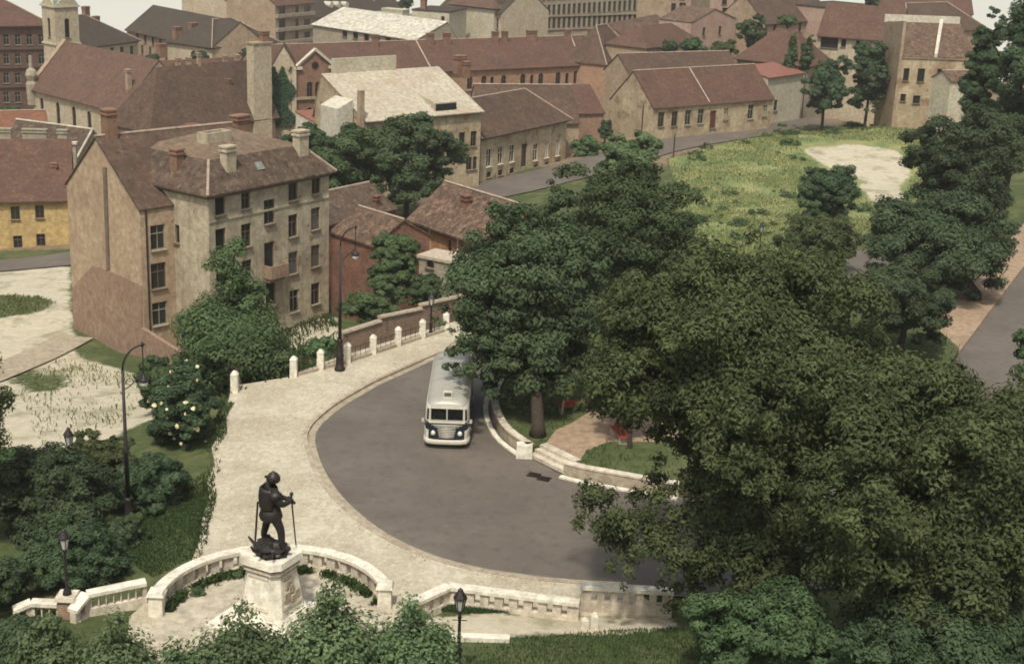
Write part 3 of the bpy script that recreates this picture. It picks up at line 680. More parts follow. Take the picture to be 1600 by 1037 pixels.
# balcony
hit = on_plane(425, 424, (*h.p0, 0), (h.d[0], h.d[1], 0)); bx, bz = (hit[:2]-h.p0)@h.e, hit[2]
mb = MB(); mb.box(bx-1.0, bx+1.0, -.95, -.004, bz-.35, bz-.12, T); mb.box(bx-.85, bx+.85, -.6, -.004, bz-.7, bz-.353, T)
bal = mb.build('balcony', 'plaster_scar', h.root)
for a in ((-1.0, 1.0, -.95, -.85), (-1.0, -.9, -.847, -.01), (.9, 1.0, -.847, -.01)):
    mb = MB(); mb.box(bx+a[0], bx+a[1], a[2], a[3], bz-.118, bz+.7, T); child('parapet', mb, 'plaster_scar', bal, h.off)
main = h; mp0, mp1, me_, md = h.p0, h.p1 if hasattr(h, 'p1') else None, h.e.copy(), h.d.copy()
# string course
mb = MB(); zz = on_plane(344, 340, (*h.p0, 0), (h.d[0], h.d[1], 0))[2]-.3; mb.box(.02, h.W-.02, -.06, -.004, zz, zz+.16, T); mb.build('string_course', 'plaster_beige', h.root)
# wing with blank gable
h.block((104, 288), (218, 328), 0, 12.5, -11.5, 'plaster_gable', 'gableY', 4.6, 'roof_brown', .12, ze=5.0, asym=.46, cornice=None,
        side=[(247, 371, 1.3, 2.0, 'sash', 'grey_frame'), (248, 431, 1.35, 2.1, 'sash'), (250, 490, 1.35, 1.9, 'sash', 'grey_frame')])
for px, py, yy, a in ((172, 226, 1.2, (1.0, .9, 2.1, 'brick_gothic')), (232, 215, 7.5, (1.0, .9, 2.4, 'brick_red'))): h.chim_px(px, py, yy, *a)
gn = np.array([h.e[1], -h.e[0], 0]); gp = np.array([*h.p0, 0])+gn*.07
pp = [on_plane(*q, gp, gn) for q in ((113, 450), (145, 414), (170, 423), (221, 446), (224, 640), (119, 640))]
mb = MB(); mb.hexa([p-gn*.066 for p in pp], pp); mb.build('party_wall_scar', 'plaster_scar', h.root)
pp = [on_plane(*q, gp, gn) for q in ((161, 262), (166, 262), (171, 421), (167, 421))]
mb = MB(); mb.hexa([p-gn*.066 for p in pp], [p+gn*.05 for p in pp]); mb.build('flue_strip', 'cornice', h.root)
e2 = np.array([*h.e, 0])
mb = MB(); q = h.G(h.W+.06, .5, 0); mb.tube([(q[0], q[1], 4.9), (q[0], q[1], -7)], .07, 6); mb.build('drainpipe', 'dark_iron', h.root)

# --- low wall running from the gable
def wall_run(name, label, pts, zb, th, mat, cope=None, cat='wall', step=None):
    """pts: (x, y, ztop) ; panels with their own coping"""
    r = empty(name, (pts[0][0], pts[0][1], zb), label, cat)
    for a, b in zip(pts, pts[1:]):
        a, b = np.asarray(a, float), np.asarray(b, float); dd = b[:2]-a[:2]; L_ = np.linalg.norm(dd); e = dd/L_; n = np.array([e[1], -e[0]])
        mb = MB(); q = lambda p, o_, z: (*(p[:2]+n*o_), z)
        mb.hexa([q(a, th/2, zb), q(b, th/2, zb), q(b, -th/2, zb), q(a, -th/2, zb)], [q(a, th/2, a[2]), q(b, th/2, b[2]), q(b, -th/2, b[2]), q(a, -th/2, a[2])]); mb.build('wall_panel', mat, r)
        if cope:
            mb = MB(); w2 = th/2+.08; mb.hexa([q(a, w2, a[2]+.003), q(b, w2, b[2]+.003), q(b, -w2, b[2]+.003), q(a, -w2, a[2]+.003)], [q(a, w2, a[2]+.12), q(b, w2, b[2]+.12), q(b, -w2, b[2]+.12), q(a, -w2, a[2]+.12)]); mb.build('coping', cope, r)
    return r
wall_run('courtyard_wall', 'low patched plaster wall beside the tenement gable, above flowering bush', [tuple(atY(224, 512, 104)), tuple(atY(276, 545, 99)), tuple(atY(330, 575, 96))], -8, .3, 'plaster_scar')
r = empty('brick_garden_wall', tuple(atY(533, 521, 93.5)[:2])+(-4.5,), 'long stepped pink brick garden wall with coping behind stone post fence', 'wall')
for (a, b) in (((533, 521, 93.5), (593, 502, 97)), ((593, 496, 97.0), (657, 483, 101)), ((657, 477, 101.0), (740, 459, 107))):
    a, b = atY(*a), atY(*b); dd = b[:2]-a[:2]; e = dd/np.linalg.norm(dd); n = np.array([e[1], -e[0]]); q = lambda p, o_, z: (*(p[:2]+n*o_), z)
    mb = MB(); mb.hexa([q(a, .17, -4.5), q(b, .17, -4.5), q(b, -.17, -4.5), q(a, -.17, -4.5)], [q(a, .17, a[2]), q(b, .17, b[2]), q(b, -.17, b[2]), q(a, -.17, a[2])]); mb.build('wall_panel', 'brick_wall', r)
    mb = MB(); mb.hexa([q(a, .26, a[2]+.003), q(b, .26, b[2]+.003), q(b, -.26, b[2]+.003), q(a, -.26, a[2]+.003)], [q(a, .2, a[2]+.13), q(b, .2, b[2]+.13), q(b, -.2, b[2]+.13), q(a, -.2, a[2]+.13)]); mb.build('coping', 'stone_kerb', r)

# --- outbuildings right of the tenement
h = House('brick_outbuilding', 'low red brick outbuilding with pink patched tile roof beside the tenement', 'shed')
h.block((518, 362), (585, 384), 118, 6, -8, 'brick_red', 'gable', 1.7, 'roof_patch', .2, cornice=None)
h = House('tiled_shed', 'long dark mossy tile roof building behind brick outbuilding', 'shed')
h.block((508, 352), (618, 326), 127, 7, -9, 'brick_red', 'gable', 1.9, 'roof_old', .25, cornice=None)
h.chim_px(588, 340, .8, .5, .5, .9, 'brick_red')
h = House('orange_house', 'orange plaster house with speckled tile roof and red chimney beside leafy garden', 'house')
h.block((643, 338), (760, 378), 126, 7.5, -8, 'plaster_orange', 'gable', 2.7, 'roof_patch', .55, cornice='wood_frame', wins=[(702, 385, .5, 1.1, 'bare')])
h.chim_px(727, 330, 2.2, .8, .6, 1.0, 'brick_red')
for px in (654, 671, 716): 
    q = on_plane(px, 370, (*(h.p0-h.d*.06), 0), (h.d[0], h.d[1], 0)); xs = (q[:2]-h.p0)@h.e
    mb = MB(); mb.box(xs-.09, xs+.09, -.1, -.004, -8, h.ze-.34, lambda p: h.G(*p)); mb.build('post', 'white_frame', h.root)
h = House('garden_hut', 'small pale plaster hut with round opening below orange house', 'shed')
h.block((655, 402), (706, 412), 116, 2.5, -8, 'plaster_grey', 'flat', 0, 'concrete', wins=[(672, 413, .8, .7, 'archdark')], cornice=None)

# --- yellow house on the left and its neighbours
h = House('yellow_house', 'two storey ochre yellow house with long red brown tile roof', 'house')
h.block((-70, 312), (112, 309), 150, 9, -14, 'plaster_yellow', 'gable', 5.2, 'roof_redbrown', .5, asym=.75, wins=[(24, 333, .95, 1.5, 'sash'), (62, 331, .95, 1.5, 'sash'), (28, 378, .95, 1.4, 'sash'), (64, 375, .95, 1.4, 'sash'), (-25, 334, .95, 1.5, 'sash')], ridge=None)
h.chim_px(86, 284, 3.2, .5, .5, .7, 'brick_gothic')
q = h
h = House('fire_wall', 'grey parapet fire wall with white coping and paired chimneys', 'wall')
h.block((-60, 222), (118, 226), 163, .6, -14, 'plaster_grey', 'flat', 0, 'plaster_white', cornice=None)
for px, w_ in ((4, 2.6), (55, 3.4), (98, 1.4)): h.chim_px(px, 214, .3, w_*.8, .6, 1.3, 'plaster_grey')
h = House('red_roof_hall', 'low hall with rusty orange red roof behind grey fire wall', 'house')
h.block((-60, 216), (78, 212), 185, 9, -14, 'plaster_tan', 'gable', 2.6, 'roof_rust', .3, cornice=None)
h = House('grey_gable_house', 'narrow grey roofed house with white gable edge behind tenement wing', 'house')
h.block((118, 250), (172, 238), 172, 12, -14, 'plaster_grey', 'gableY', 3.2, 'roof_old', .15, cornice=None, ridge='plaster_white')
for a, b in ((0, .5), (1, .5)):
    mb = MB(); p_, q_ = h.G(a*h.W, -.1, h.ze+.2), h.G(b*h.W, -.1, h.ze+3.4); mb.tube([p_, q_], .14, 4); mb.build('gable_edge', 'plaster_white', h.root)

# --- church
h = House('church', 'church with red brown tiled nave roof, arched windows and square cream bell tower', 'church')
h.block((50, 135), (192, 170.5), 235, 13, -22, 'plaster_cream', 'gable', 6.9, 'roof_red', .6, wins=[(66, 172, 1.1, 4.0, 'archdark'), (91, 180, 1.2, 4.2, 'archdark'), (116, 188, 1.2, 4.4, 'archdark'), (140, 196, 1.2, 4.4, 'archdark'), (166, 204, 1.2, 4.4, 'archdark')], ridge=None)
h.chim_px(201, 128, 2.2, .7, .7, 3.2, 'plaster_tan')
tw = MB(); c = atY(97, 78, 243); zt = c[2]; a_ = 2.15; ang = math.atan2(h.e[1], h.e[0])
def TT(p): return (c[0]+p[0]*math.cos(ang)-p[1]*math.sin(ang), c[1]+p[0]*math.sin(ang)+p[1]*math.cos(ang), p[2])
corners = [TT((-a_, -a_, 0)), TT((a_, -a_, 0)), TT((a_, a_, 0)), TT((-a_, a_, 0))]
zt1 = zt+7.2
for k in range(4):
    A_, B_ = np.array(corners[k][:2]), np.array(corners[(k+1) % 4][:2])
    wall_holes(tw, A_, B_, -22, zt1, [(a_-.45, a_+.45, zt+22+2.2, zt+22+5.4, True)])
    ee = (B_-A_)/np.linalg.norm(B_-A_); n_ = np.array([ee[1], -ee[0]])
    if k in (0, 1, 3): put_window(h.root, h.off, A_, ee, a_, zt+2.2, .9, 3.2, 'archdark', 'wood_frame')
tw.build('tower', 'plaster_cream', h.root)
mb = MB(); mb.box(-a_-.2, a_+.2, -a_-.2, a_+.2, zt+1.0, zt+1.3, TT); mb.build('tower_band', 'plaster_pale', h.root)
mb = MB(); mb.box(-a_-.25, a_+.25, -a_-.25, a_+.25, zt1+.003, zt1+.3, TT); mb.build('tower_cornice', 'plaster_pale', h.root)
mb = MB(); mb.hexa([TT((-a_-.1, -a_-.1, zt1+.3)), TT((a_+.1, -a_-.1, zt1+.3)), TT((a_+.1, a_+.1, zt1+.3)), TT((-a_-.1, a_+.1, zt1+.3))], [TT((-.2, -.2, zt1+4)), TT((.2, -.2, zt1+4)), TT((.2, .2, zt1+4)), TT((-.2, .2, zt1+4))]); sp_ = mb.build('spire', 'copper', h.root)
for k in range(4):
    mb = MB(); ca_, sa_ = math.cos(k*math.pi/2), math.sin(k*math.pi/2); rt = lambda x, y, z: TT((x*ca_-y*sa_, x*sa_+y*ca_, z))
    mb.hexa([rt(-a_, -a_-.12, zt1+.3), rt(a_, -a_-.12, zt1+.3), rt(a_, -a_+.6, zt1+.3), rt(-a_, -a_+.6, zt1+.3)], [rt(-.1, -a_-.12, zt1+1.9), rt(.1, -a_-.12, zt1+1.9), rt(.1, -a_+.6, zt1+1.9), rt(-.1, -a_+.6, zt1+1.9)]); child('gablet', mb, 'plaster_cream', sp_, h.off)
q = h.G(0, 0, 0); mb = MB(); mb.lathe(q[0], q[1], [(.9, h.ze-3), (1.0, h.ze+.4), (.7, h.ze+.9), (1.0, h.ze+1.8), (.8, h.ze+2.6), (.35, h.ze+3), (.3, h.ze+5)], 8); mb.build('finial', 'plaster_grey', h.root)
mb = MB(); p_, q_ = np.array(h.G(-.2, 0, h.ze+.3)), np.array(h.G(-.2, 6.5, h.ze+7.2)); mb.tube([p_, q_], .45, 6); mb.build('gable_volute', 'plaster_tan', h.root)

# --- convent roofs between church and gothic house
h = House('convent_wing', 'large dark brown tile roof slope beside the church', 'building')
ze_ = atY(236, 208, 200)[2]
h.block((236, 208), (430, 184), 200, 10, -20, 'plaster_tan', 'hipL', atY(330, 112, 206)[2]-ze_, 'roof_brown', .5, ridge=None)
h.chim_px(312, 140, 5, .5, .5, 1.6, 'plaster_tan'); h.chim_px(358, 160, 3, .7, .6, 1.0, 'brick_gothic')
h = House('convent_back_range', 'dark brown tiled range with small chimneys along its ridge', 'building')
h.block((270, 152), (400, 143), 243, 13, -22, 'plaster_tan', 'gable', 5.2, 'roof_redbrown', .5, ridge=None, wins=row(330, 385, 4, 152, 148, .9, 1.4, 'sash'))
for px in (279, 295, 352, 371): h.chim_px(px, 110, 5.2, .8, .8, 1.6, 'plaster_tan')

# --- far row, left to right
h = House('dark_block', 'tall dark brown brick block with rows of arched windows', 'building')
h.block((-110, 42), (78, 40), 280, 22, -30, 'plaster_dark', 'hip', 6.5, 'roof_redbrown', .8, wins=[(x, y, 1.15, 2.2, 'arch' if y == 92 else 'sash', 'grey_frame') for y in (62, 92, 122, 152) for x in (-30, -10, 10, 28, 46, 65)])
for zz in (78, 107, 137):
    mb = MB(); z_ = on_plane(10, zz, (*h.p0, 0), (h.d[0], h.d[1], 0))[2]; mb.box(0.02, h.W-.02, -.35, -.004, z_, z_+.45, lambda p: h.G(*p)); mb.build('string_course', 'plaster_dark', h.root)
h = House('slate_house', 'pale walled house with dark slate hip roof behind bell tower', 'house')
h.block((112, 78), (215, 64), 300, 16, -30, 'plaster_pale', 'hip', 5.6, 'roof_slate', .6, wins=row(160, 206, 4, 84, 80, 1.2, 2.2, 'sash'))
for px in (135, 150): h.chim_px(px, 36, 8, 1.6, 1, 2.2, 'brick_gothic')
h = House('grey_roofed_block', 'long tan block with angled grey slate roof facing the river', 'building')
h.block((198, 45), (331, 75), 340, 14, -32, 'plaster_tan', 'gable', 5.2, 'roof_slate', .6, wins=row(215, 322, 10, 58, 84, 1.2, 2.2, 'sash')+row(222, 322, 9, 78, 104, 1.2, 2.2, 'sash'), ridge=None)
h.block((331, 75), (432, 66), 0, 14, -32, 'plaster_cream', 'hip', 5.0, 'roof_slate', .6, ze=h.ze, wins=row(345, 420, 6, 86, 80, 1.2, 2.2, 'sash'), ridge='ridge')
for px, py in ((251, 24), (277, 24), (302, 22)): h.chim_px(px, py+22, 12, 2.0, 1.2, 2.4, 'brick_gothic')
h = House('tall_firewall_block', 'very tall blank beige block rising above grey slate roofs', 'building')
h.block((300, -60), (358, -56), 392, 22, -32, 'plaster_cream', 'flat', 0, 'roof_slate', side=[], cornice=None)
h.block((362, -56), (432, -58), 396, 20, -32, 'plaster_cream', 'flat', 0, 'roof_slate', cornice=None)
h = House('loggia_block', 'brown block with stacked dark loggias between piers', 'building')
h.block((430, 8), (490, 3), 372, 16, -32, 'plaster_tan', 'gable', 5, 'roof_redbrown', .6, wins=[(x, y, 2.6 if x < 455 or x > 470 else 1.4, 2.4, 'bare') for x in (441, 464, 480) for y in (17, 37, 57)])
for y in (26, 47, 67):
    mb = MB(); z_ = on_plane(460, y, (*h.p0, 0), (h.d[0], h.d[1], 0))[2]; mb.box(.1, h.W-.1, -.7, -.004, z_, z_+.9, lambda p: h.G(*p)); mb.build('balcony', 'plaster_grey', h.root)
h = House('mansard_block', 'dark slate mansard block with white round dormers', 'building')
h.block((486, 27), (628, 12), 402, 18, -32, 'plaster_grey', 'gable', 7.5, 'roof_slate', .5, ridge=None)
for px in (515, 527, 539):
    q = on_plane(px, 8, (*(h.p0+h.d*2.2), 0), (h.d[0], h.d[1], 0)); xs = (q[:2]-h.p0)@h.e; z_ = q[2]
    mb = MB(); mb.ring([[(*(h.p0+h.e*(xs+.95*math.cos(a))+h.d*yy), z_+.95*math.sin(a)) for a in np.linspace(0, 2*math.pi, 10, endpoint=False)] for yy in (1.4, 5)]); child('dormer', mb, 'plaster_white', h.roof, h.off)
h.chim_px(583, 20, 3, .8, .8, 3, 'plaster_pale')
h = House('white_roof_hall', 'long hall with bright peeling white sheet roof', 'building')
h.block((489, 38), (650, 63), 308, 11, -26, 'plaster_grey', 'gable', 3.2, 'roof_white', .4, ridge=None, asym=.75, wins=row(505, 640, 9, 46, 70, 1.6, 1.6, 'bare'))
h = House('green_roof_range', 'low range with dull green sheet roof behind white roofed hall', 'building')
h.block((545, 24), (650, 34), 345, 14, -28, 'plaster_pale', 'flat', 0, 'copper', cornice=None)
h.chim_px(618, 18, 7, 6, 3, 1.4, 'plaster_pale')
h = House('grey_firewall_house', 'pale grey blank walled house with pink chimney stack', 'house')
h.block((644, 16), (702, 20), 330, 12, -28, 'plaster_pale', 'flat', 0, 'roof_slate', wins=[(670, 38, 1, 1.6, 'bare'), (692, 31, .8, 1.4, 'bare'), (692, 48, .8, 1.4, 'bare')], cornice=None)
h.chim_px(662, 12, 2, 1.2, 1.2, 2.2, 'brick_gothic')
h = House('cream_palace', 'cream palace with dark slate roof, dormers and two window rows', 'building')
h.block((690, 8), (784, 20), 352, 16, -28, 'plaster_cream', 'gable', 5.5, 'roof_slate', .6, wins=row(703, 776, 8, 26, 37, 1.15, 2.6, 'sash')+row(706, 776, 7, 47, 56, 1.15, 2.4, 'sash'), ridge=None)
for i in range(6):
    xs = h.W*(i+.7)/6.6; mb = MB(); mb.box(xs-.6, xs+.6, 1.0, 4, h.ze+.6, h.ze+2.6, lambda p: h.G(*p)); child('dormer', mb, 'wood_frame', h.roof, h.off)
h = House('ornate_corner_house', 'cream corner house with red roof and ornamented upper windows', 'building')
h.block((772, 14), (838, 10), 338, 14, -28, 'plaster_pale', 'hip', 5.5, 'roof_red', .6, wins=[(x, y, 1.1, 2.4, 'sash') for x in (788, 805, 812, 826) for y in (30, 52)], ridge=None)
h = House('long_grey_block', 'long pale grey office block with two rows of many windows', 'building')
h.block((833, -22), (1002, -24), 356, 16, -28, 'plaster_grey', 'hip', 5, 'roof_redbrown', .6, wins=row(842, 992, 20, 17, 8, .95, 2.5, 'sash')+row(842, 992, 20, 38, 30, .95, 2.5, 'sash')+row(842, 992, 20, -6, -15, .95, 2.3, 'sash'))
for y in (27, 48):
    mb = MB(); z_ = on_plane(842, y, (*h.p0, 0), (h.d[0], h.d[1], 0))[2]; mb.box(.02, h.W-.02, -.25, -.004, z_, z_+.35, lambda p: h.G(*p)); mb.build('string_course', 'plaster_grey', h.root)
h = House('brown_tower_block', 'tall brown beige block with a column of dark windows and balcony', 'building')
h.block((1000, -60), (1084, -54), 330, 10, -24, 'plaster_tan', 'flat', 0, 'roof_slate', wins=[(1052, y, 1.2, 2.4, 'bare') for y in (-10, 14, 36)]+[(1066, y, 1.6, 2.6, 'sash') for y in (-10, 14, 36)]+[(1078, y, .9, 2.2, 'sash') for y in (0, 22)], cornice=None)
h = House('ruined_gable_row', 'shattered pink plaster walls of bombed houses', 'ruin')
h.block((1080, 36), (1150, 30), 300, 8, -22, 'plaster_pink', 'gableY', 2.4, 'roof_patch', .1, cornice=None, wins=[(1100, 50, 1.2, 1.8, 'bare'), (1125, 48, 1.2, 1.8, 'bare')], ridge=None)
h = House('back_tenement', 'tall reddish tenement with plain fire wall behind ruined pink walls', 'building')
h.block((1085, -50), (1150, -46), 345, 10, -24, 'plaster_pink', 'flat', 0, 'roof_slate', cornice=None, wins=[(x, y, 1.2, 2.2, 'bare') for x in (1132, 1143) for y in (0, 20)])
h.block((1150, -20), (1215, -24), 350, 16, -24, 'plaster_tan', 'gable', 6, 'roof_redbrown', cornice=None, wins=row(1160, 1205, 5, 6, 4, 1.1, 2.2, 'sash'))
h = House('pink_roof_cottage', 'small cottage with pale pink roof below long grey block', 'house')
h.block((982, 66), (1055, 50), 285, 9, -20, 'plaster_pink', 'gable', 3.2, 'roof_patch', .3, ridge=None, cornice=None)
h = House('brown_roof_cottage', 'cottage with plain brown roof between pink cottage and ruined walls', 'house')
h.block((1010, 76), (1096, 66), 268, 9, -18, 'plaster_tan', 'hip', 3.4, 'roof_redbrown', .3, ridge=None, cornice=None)

# --- arcaded brick range, its gothic front and corner
h = House('arcaded_brick_range', 'long brick range with arched windows and big brown tile roof', 'building')
pairs = [(734, 130), (756, 129), (787, 128), (817, 126), (845, 125), (872, 123), (900, 121), (927, 119)]
h.block((424, 122), (948, 99), 236, 14, -18, 'brick_arcade', 'gable', 4.3, 'roof_redbrown', .5, asym=.55, wins=[(x, y, 1.15, 2.4, 'arch') for x, y in pairs]+[(x+(13 if x < 760 else 14), y-.5, .75, 2.0, 'archdark') for x, y in pairs[1:-1:2]]+[(536, 134, 1.6, 2.6, 'arch'), (690, 132, 1.15, 2.4, 'arch')], ridge='ridge', cornice='tin')
for px, py, w_ in ((586, 72, .8), (672, 58, 1.0), (698, 58, 1.0), (773, 62, .9), (788, 62, .8), (830, 62, 1.6), (886, 60, .9), (928, 48, 2.2), (953, 46, 1.0)): h.chim_px(px, py+8, 6.6, w_*1.2, .9, 2.0, 'brick_gothic')
for px0, px1 in ((652, 674), (893, 908)):
    x_ = [((on_plane(px_, 85, (*(h.p0+h.d*yy), 0), (h.d[0], h.d[1], 0))[:2]-h.p0)@h.e) for px_, yy in ((px0, 7), (px1, 0))]
    mb = MB(); mb.tube([h.G(x_[0], 7.5, h.ze+4.45), h.G(x_[1], -.3, h.ze+.25)], .16, 4); child('verge', mb, 'ridge', h.roof, h.off)
mb = MB(); z_ = on_plane(800, 137, (*h.p0, 0), (h.d[0], h.d[1], 0))[2]; mb.box(.02, h.W-.02, -.25, -.004, z_-.2, z_+.15, lambda p: h.G(*p)); mb.build('string_course', 'plaster_tan', h.root)
g = House('gothic_front', 'narrow gothic brick house front with white edged stepped gable', 'house')
g.block((463, 108), (521, 106), 222, 8, -18, 'brick_gothic', 'gableY', 2.7, 'roof_redbrown', .1, cornice=None, wins=[(484, 140, 1.0, 2.4, 'arch'), (497, 140, 1.0, 2.4, 'arch'), (484, 178, .9, 2.0, 'archdark'), (496, 178, .9, 2.0, 'archdark')], ridge=None)
mb = MB(); q0, q1, q2 = g.G(-.3, -.15, g.ze+.2), g.G(g.W/2, -.15, g.ze+2.95), g.G(g.W+.3, -.15, g.ze+.2); mb.tube([q0, q1], .3, 4); mb.build('gable_edge', 'plaster_white', g.root)
mb = MB(); mb.tube([q1, q2], .3, 4); mb.build('gable_edge', 'plaster_white', g.root)
for a in (-.5, g.W-.9):
    mb = MB(); mb.box(a, a+1.4, -.4, .5, g.ze-.1, g.ze+.35, lambda p: g.G(*p)); mb.build('kneeler', 'plaster_white', g.root)
mb = MB(); mb.ring([[(*(g.p0+g.e*(g.W/2+.55*math.cos(a))-g.d*yy), g.ze+.5+.55*math.sin(a)) for a in np.linspace(0, 2*math.pi, 12, endpoint=False)] for yy in (.12, .01)]); mb.build('round_window', 'glass_dark', g.root)
for y_ in (155, 190):
    mb = MB(); z_ = on_plane(490, y_, (*g.p0, 0), (g.d[0], g.d[1], 0))[2]; mb.box(-.1, g.W+.1, -.3, -.004, z_, z_+.4, lambda p: g.G(*p)); mb.build('string_course', 'plaster_tan', g.root)
c = House('corner_pavilion', 'steep hipped corner pavilion with brick gable at end of arcaded range', 'building')
c.block((947, 102), (992, 92), 0, 9, -18, 'brick_arcade', 'hip', 6.5, 'roof_brown', .3, ze=h.ze+.4, cornice=None)
n_ = House('narrow_firewall', 'narrow tall beige fire wall with chimney beside the gothic front', 'building')
n_.block((396, 70), (424, 68), 214, 1.6, -18, 'plaster_cream', 'flat', 0, 'plaster_tan', cornice=None, wins=[(424, 128, .7, 1.6, 'bare')])
n_.chim_px(413, 62, .8, 1.2, .9, 1.4, 'brick_gothic')
k_ = House('low_annex', 'pale low annex with red tin awning in front of gothic house', 'house')
k_.block((500, 196), (556, 190), 212, 6, -16, 'plaster_white', 'shed', 1.2, 'red_tin', .5, cornice=None, wins=[(515, 199, .8, 1.6, 'bare'), (530, 198, .8, 1.6, 'bare')])

# --- white roofed house in front
h = House('white_roofed_house', 'pale house with stripped whitewashed roof above round tree', 'house')
h.block((570, 188), (752, 172), 171, 11, -14, 'plaster_patchy', 'gable', 4.3, 'roof_pinkwhite', .5, asym=.85, ridge=None, cornice='wood_frame',
        wins=[(663, 183, 2.4, 1.3, 'bare'), (691, 183, .8, 1.7, 'arch'), (698, 183, .8, 1.7, 'arch'), (720, 181, 1.0, 1.9, 'bare'), (735, 180, .8, 1.9, 'bare'), (742, 180, .7, 1.9, 'bare'), (696, 222, 1.0, 2.0, 'sash'), (722, 219, 1.0, 2.0, 'bare'), (740, 217, 1.0, 2.0, 'sash'), (733, 256, 1, 1.7, 'sash'), (742, 255, .7, 1.7, 'sash')])
h.chim_px(718, 125, 8.5, 1.6, 1.0, 1.8, 'brick_gothic'); h.chim_px(728, 130, 7.5, .8, .8, 1.6, 'brick_gothic')
xs = ((on_plane(690, 165, (*(h.p0+h.d*1.2), 0), (h.d[0], h.d[1], 0))[:2]-h.p0)@h.e); mb = MB(); T = lambda p: h.G(*p)
mb.hexa([T((xs-1.7, .3, h.ze+.2)), T((xs+1.7, .3, h.ze+.2)), T((xs+1.7, 4, h.ze+1.9)), T((xs-1.7, 4, h.ze+1.9))], [T((xs-1.7, .3, h.ze+1.3)), T((xs+1.7, .3, h.ze+1.3)), T((xs+1.7, 4, h.ze+2.0)), T((xs-1.7, 4, h.ze+2.0))]); dm = child('dormer', mb, 'roof_pinkwhite', h.roof, h.off)
mb = MB(); mb.box(xs-1.6, xs+1.6, .22, .3, h.ze+.35, h.ze+1.15, T); child('dormer_opening', mb, 'glass_dark', h.roof, h.off)
mb = MB(); mb.box(h.W*.08, h.W*.62, 9.2, 9.5, h.ze+2, h.ze+6.2, T); mb.build('parapet', 'plaster_pale', h.root)
mb = MB(); mb.hexa([T((-2.4, 2.2, -14)), T((-.2, 2.2, -14)), T((-.2, 6, -14)), T((-2.4, 6, -14))], [T((-2.4, 2.2, h.ze+1.2)), T((-.2, 2.2, h.ze+2.2)), T((-.2, 6, h.ze+2.2)), T((-2.4, 6, h.ze+1.2))]); mb.build('side_annex', 'plaster_white', h.root)
mb = MB(); mb.box(-.9, -.25, -.3, .35, -14, h.ze+3.6, T); mb.build('flue', 'plaster_tan', h.root)

# --- street houses
h = House('street_house', 'single storey street house with dark hipped roof and white casement windows', 'house')
tops = [(765, 246), (782, 243), (799, 240)]; 
h.block((752, 216), (886, 187), 185, 9, -14, 'plaster_patchy', 'hipR', 4.2, 'roof_brown', .6, cornice='cornice',
        wins=[(764, 247, 1.25, 2.35, 'sash', 'white_frame'), (782, 243, 1.25, 2.35, 'sash', 'white_frame'), (800, 240, 1.25, 2.35, 'sash', 'white_frame'), (819, 243, 1.4, 3.2, 'door'), (837, 238, 1.25, 2.35, 'sash', 'white_frame'), (854, 234, 1.25, 2.35, 'curtain', 'white_frame'), (871, 231, 1.25, 2.35, 'curtain', 'white_frame'),
              (764, 273, 1.15, .8, 'bare'), (782, 270, 1.15, .8, 'bare'), (800, 267, 1.15, .8, 'bare'), (837, 262, 1.15, .8, 'bare'), (854, 258, 1.15, .8, 'bare'), (871, 255, 1.15, .8, 'bare')])
h = House('courtyard_roofs', 'low back house with brown tile roof and pale ridge behind street house', 'house')
h.block((752, 190), (905, 190), 203, 9, -15, 'plaster_tan', 'gable', 4.4, 'roof_brown', .4, cornice=None, asym=.6)
h = House('lean_to_house', 'plain brown walled back house with reddish roof beside the empty garden', 'house')
h.block((868, 178), (944, 176), 214, 8, -15, 'plaster_scar', 'gable', 3.4, 'roof_redbrown', .3, cornice=None, asym=.7, ridge=None)
h = House('long_cottage', 'long single storey house with tile roof, dark red door and pale gable', 'house')
h.block((1020, 167), (1208, 153), 213, 9.6, -14, 'plaster_patchy', 'gable', 4.6, 'roof_redbrown', .35, cornice='cornice', 
        wins=[(1033, 187, 1.25, 2.3, 'sash'), (1054, 186, 1.25, 2.3, 'sash'), (1075, 184, 1.25, 2.3, 'sash', 'grey_frame'), (1095, 182, 1.25, 2.3, 'sash', 'grey_frame'), (1114, 187, 1.3, 2.8, 'reddoor'), (1134, 179, 1.05, 1.8, 'curtain'), (1173, 175, 1.25, 2.3, 'sash', 'grey_frame'), (1195, 174, 1.0, 1.8, 'curtain')])
q = on_plane(1005, 170, (*(h.p0-h.e*.05), 0), (h.e[0], h.e[1], 0))
mb = MB(); mb.tube([(*q[:2], h.ze), (*q[:2], -12)], .09, 5); mb.build('drainpipe', 'dark_iron', h.root)
xv = ((on_plane(1087, 140, (*(h.p0+h.d*3), 0), (h.d[0], h.d[1], 0))[:2]-h.p0)@h.e); mb = MB(); mb.tube([h.G(xv, 4.8, h.ze+4.75), h.G(xv, -.3, h.ze+.12)], .12, 4); child('verge', mb, 'ridge', h.roof, h.off)
h = House('back_yard_range', 'brown roofed yard range with white coped wall behind long cottage', 'house')
h.block((985, 118), (1158, 112), 242, 8, -14, 'plaster_tan', 'gable', 3.0, 'roof_brown', .3, cornice=None, ridge='ridge')

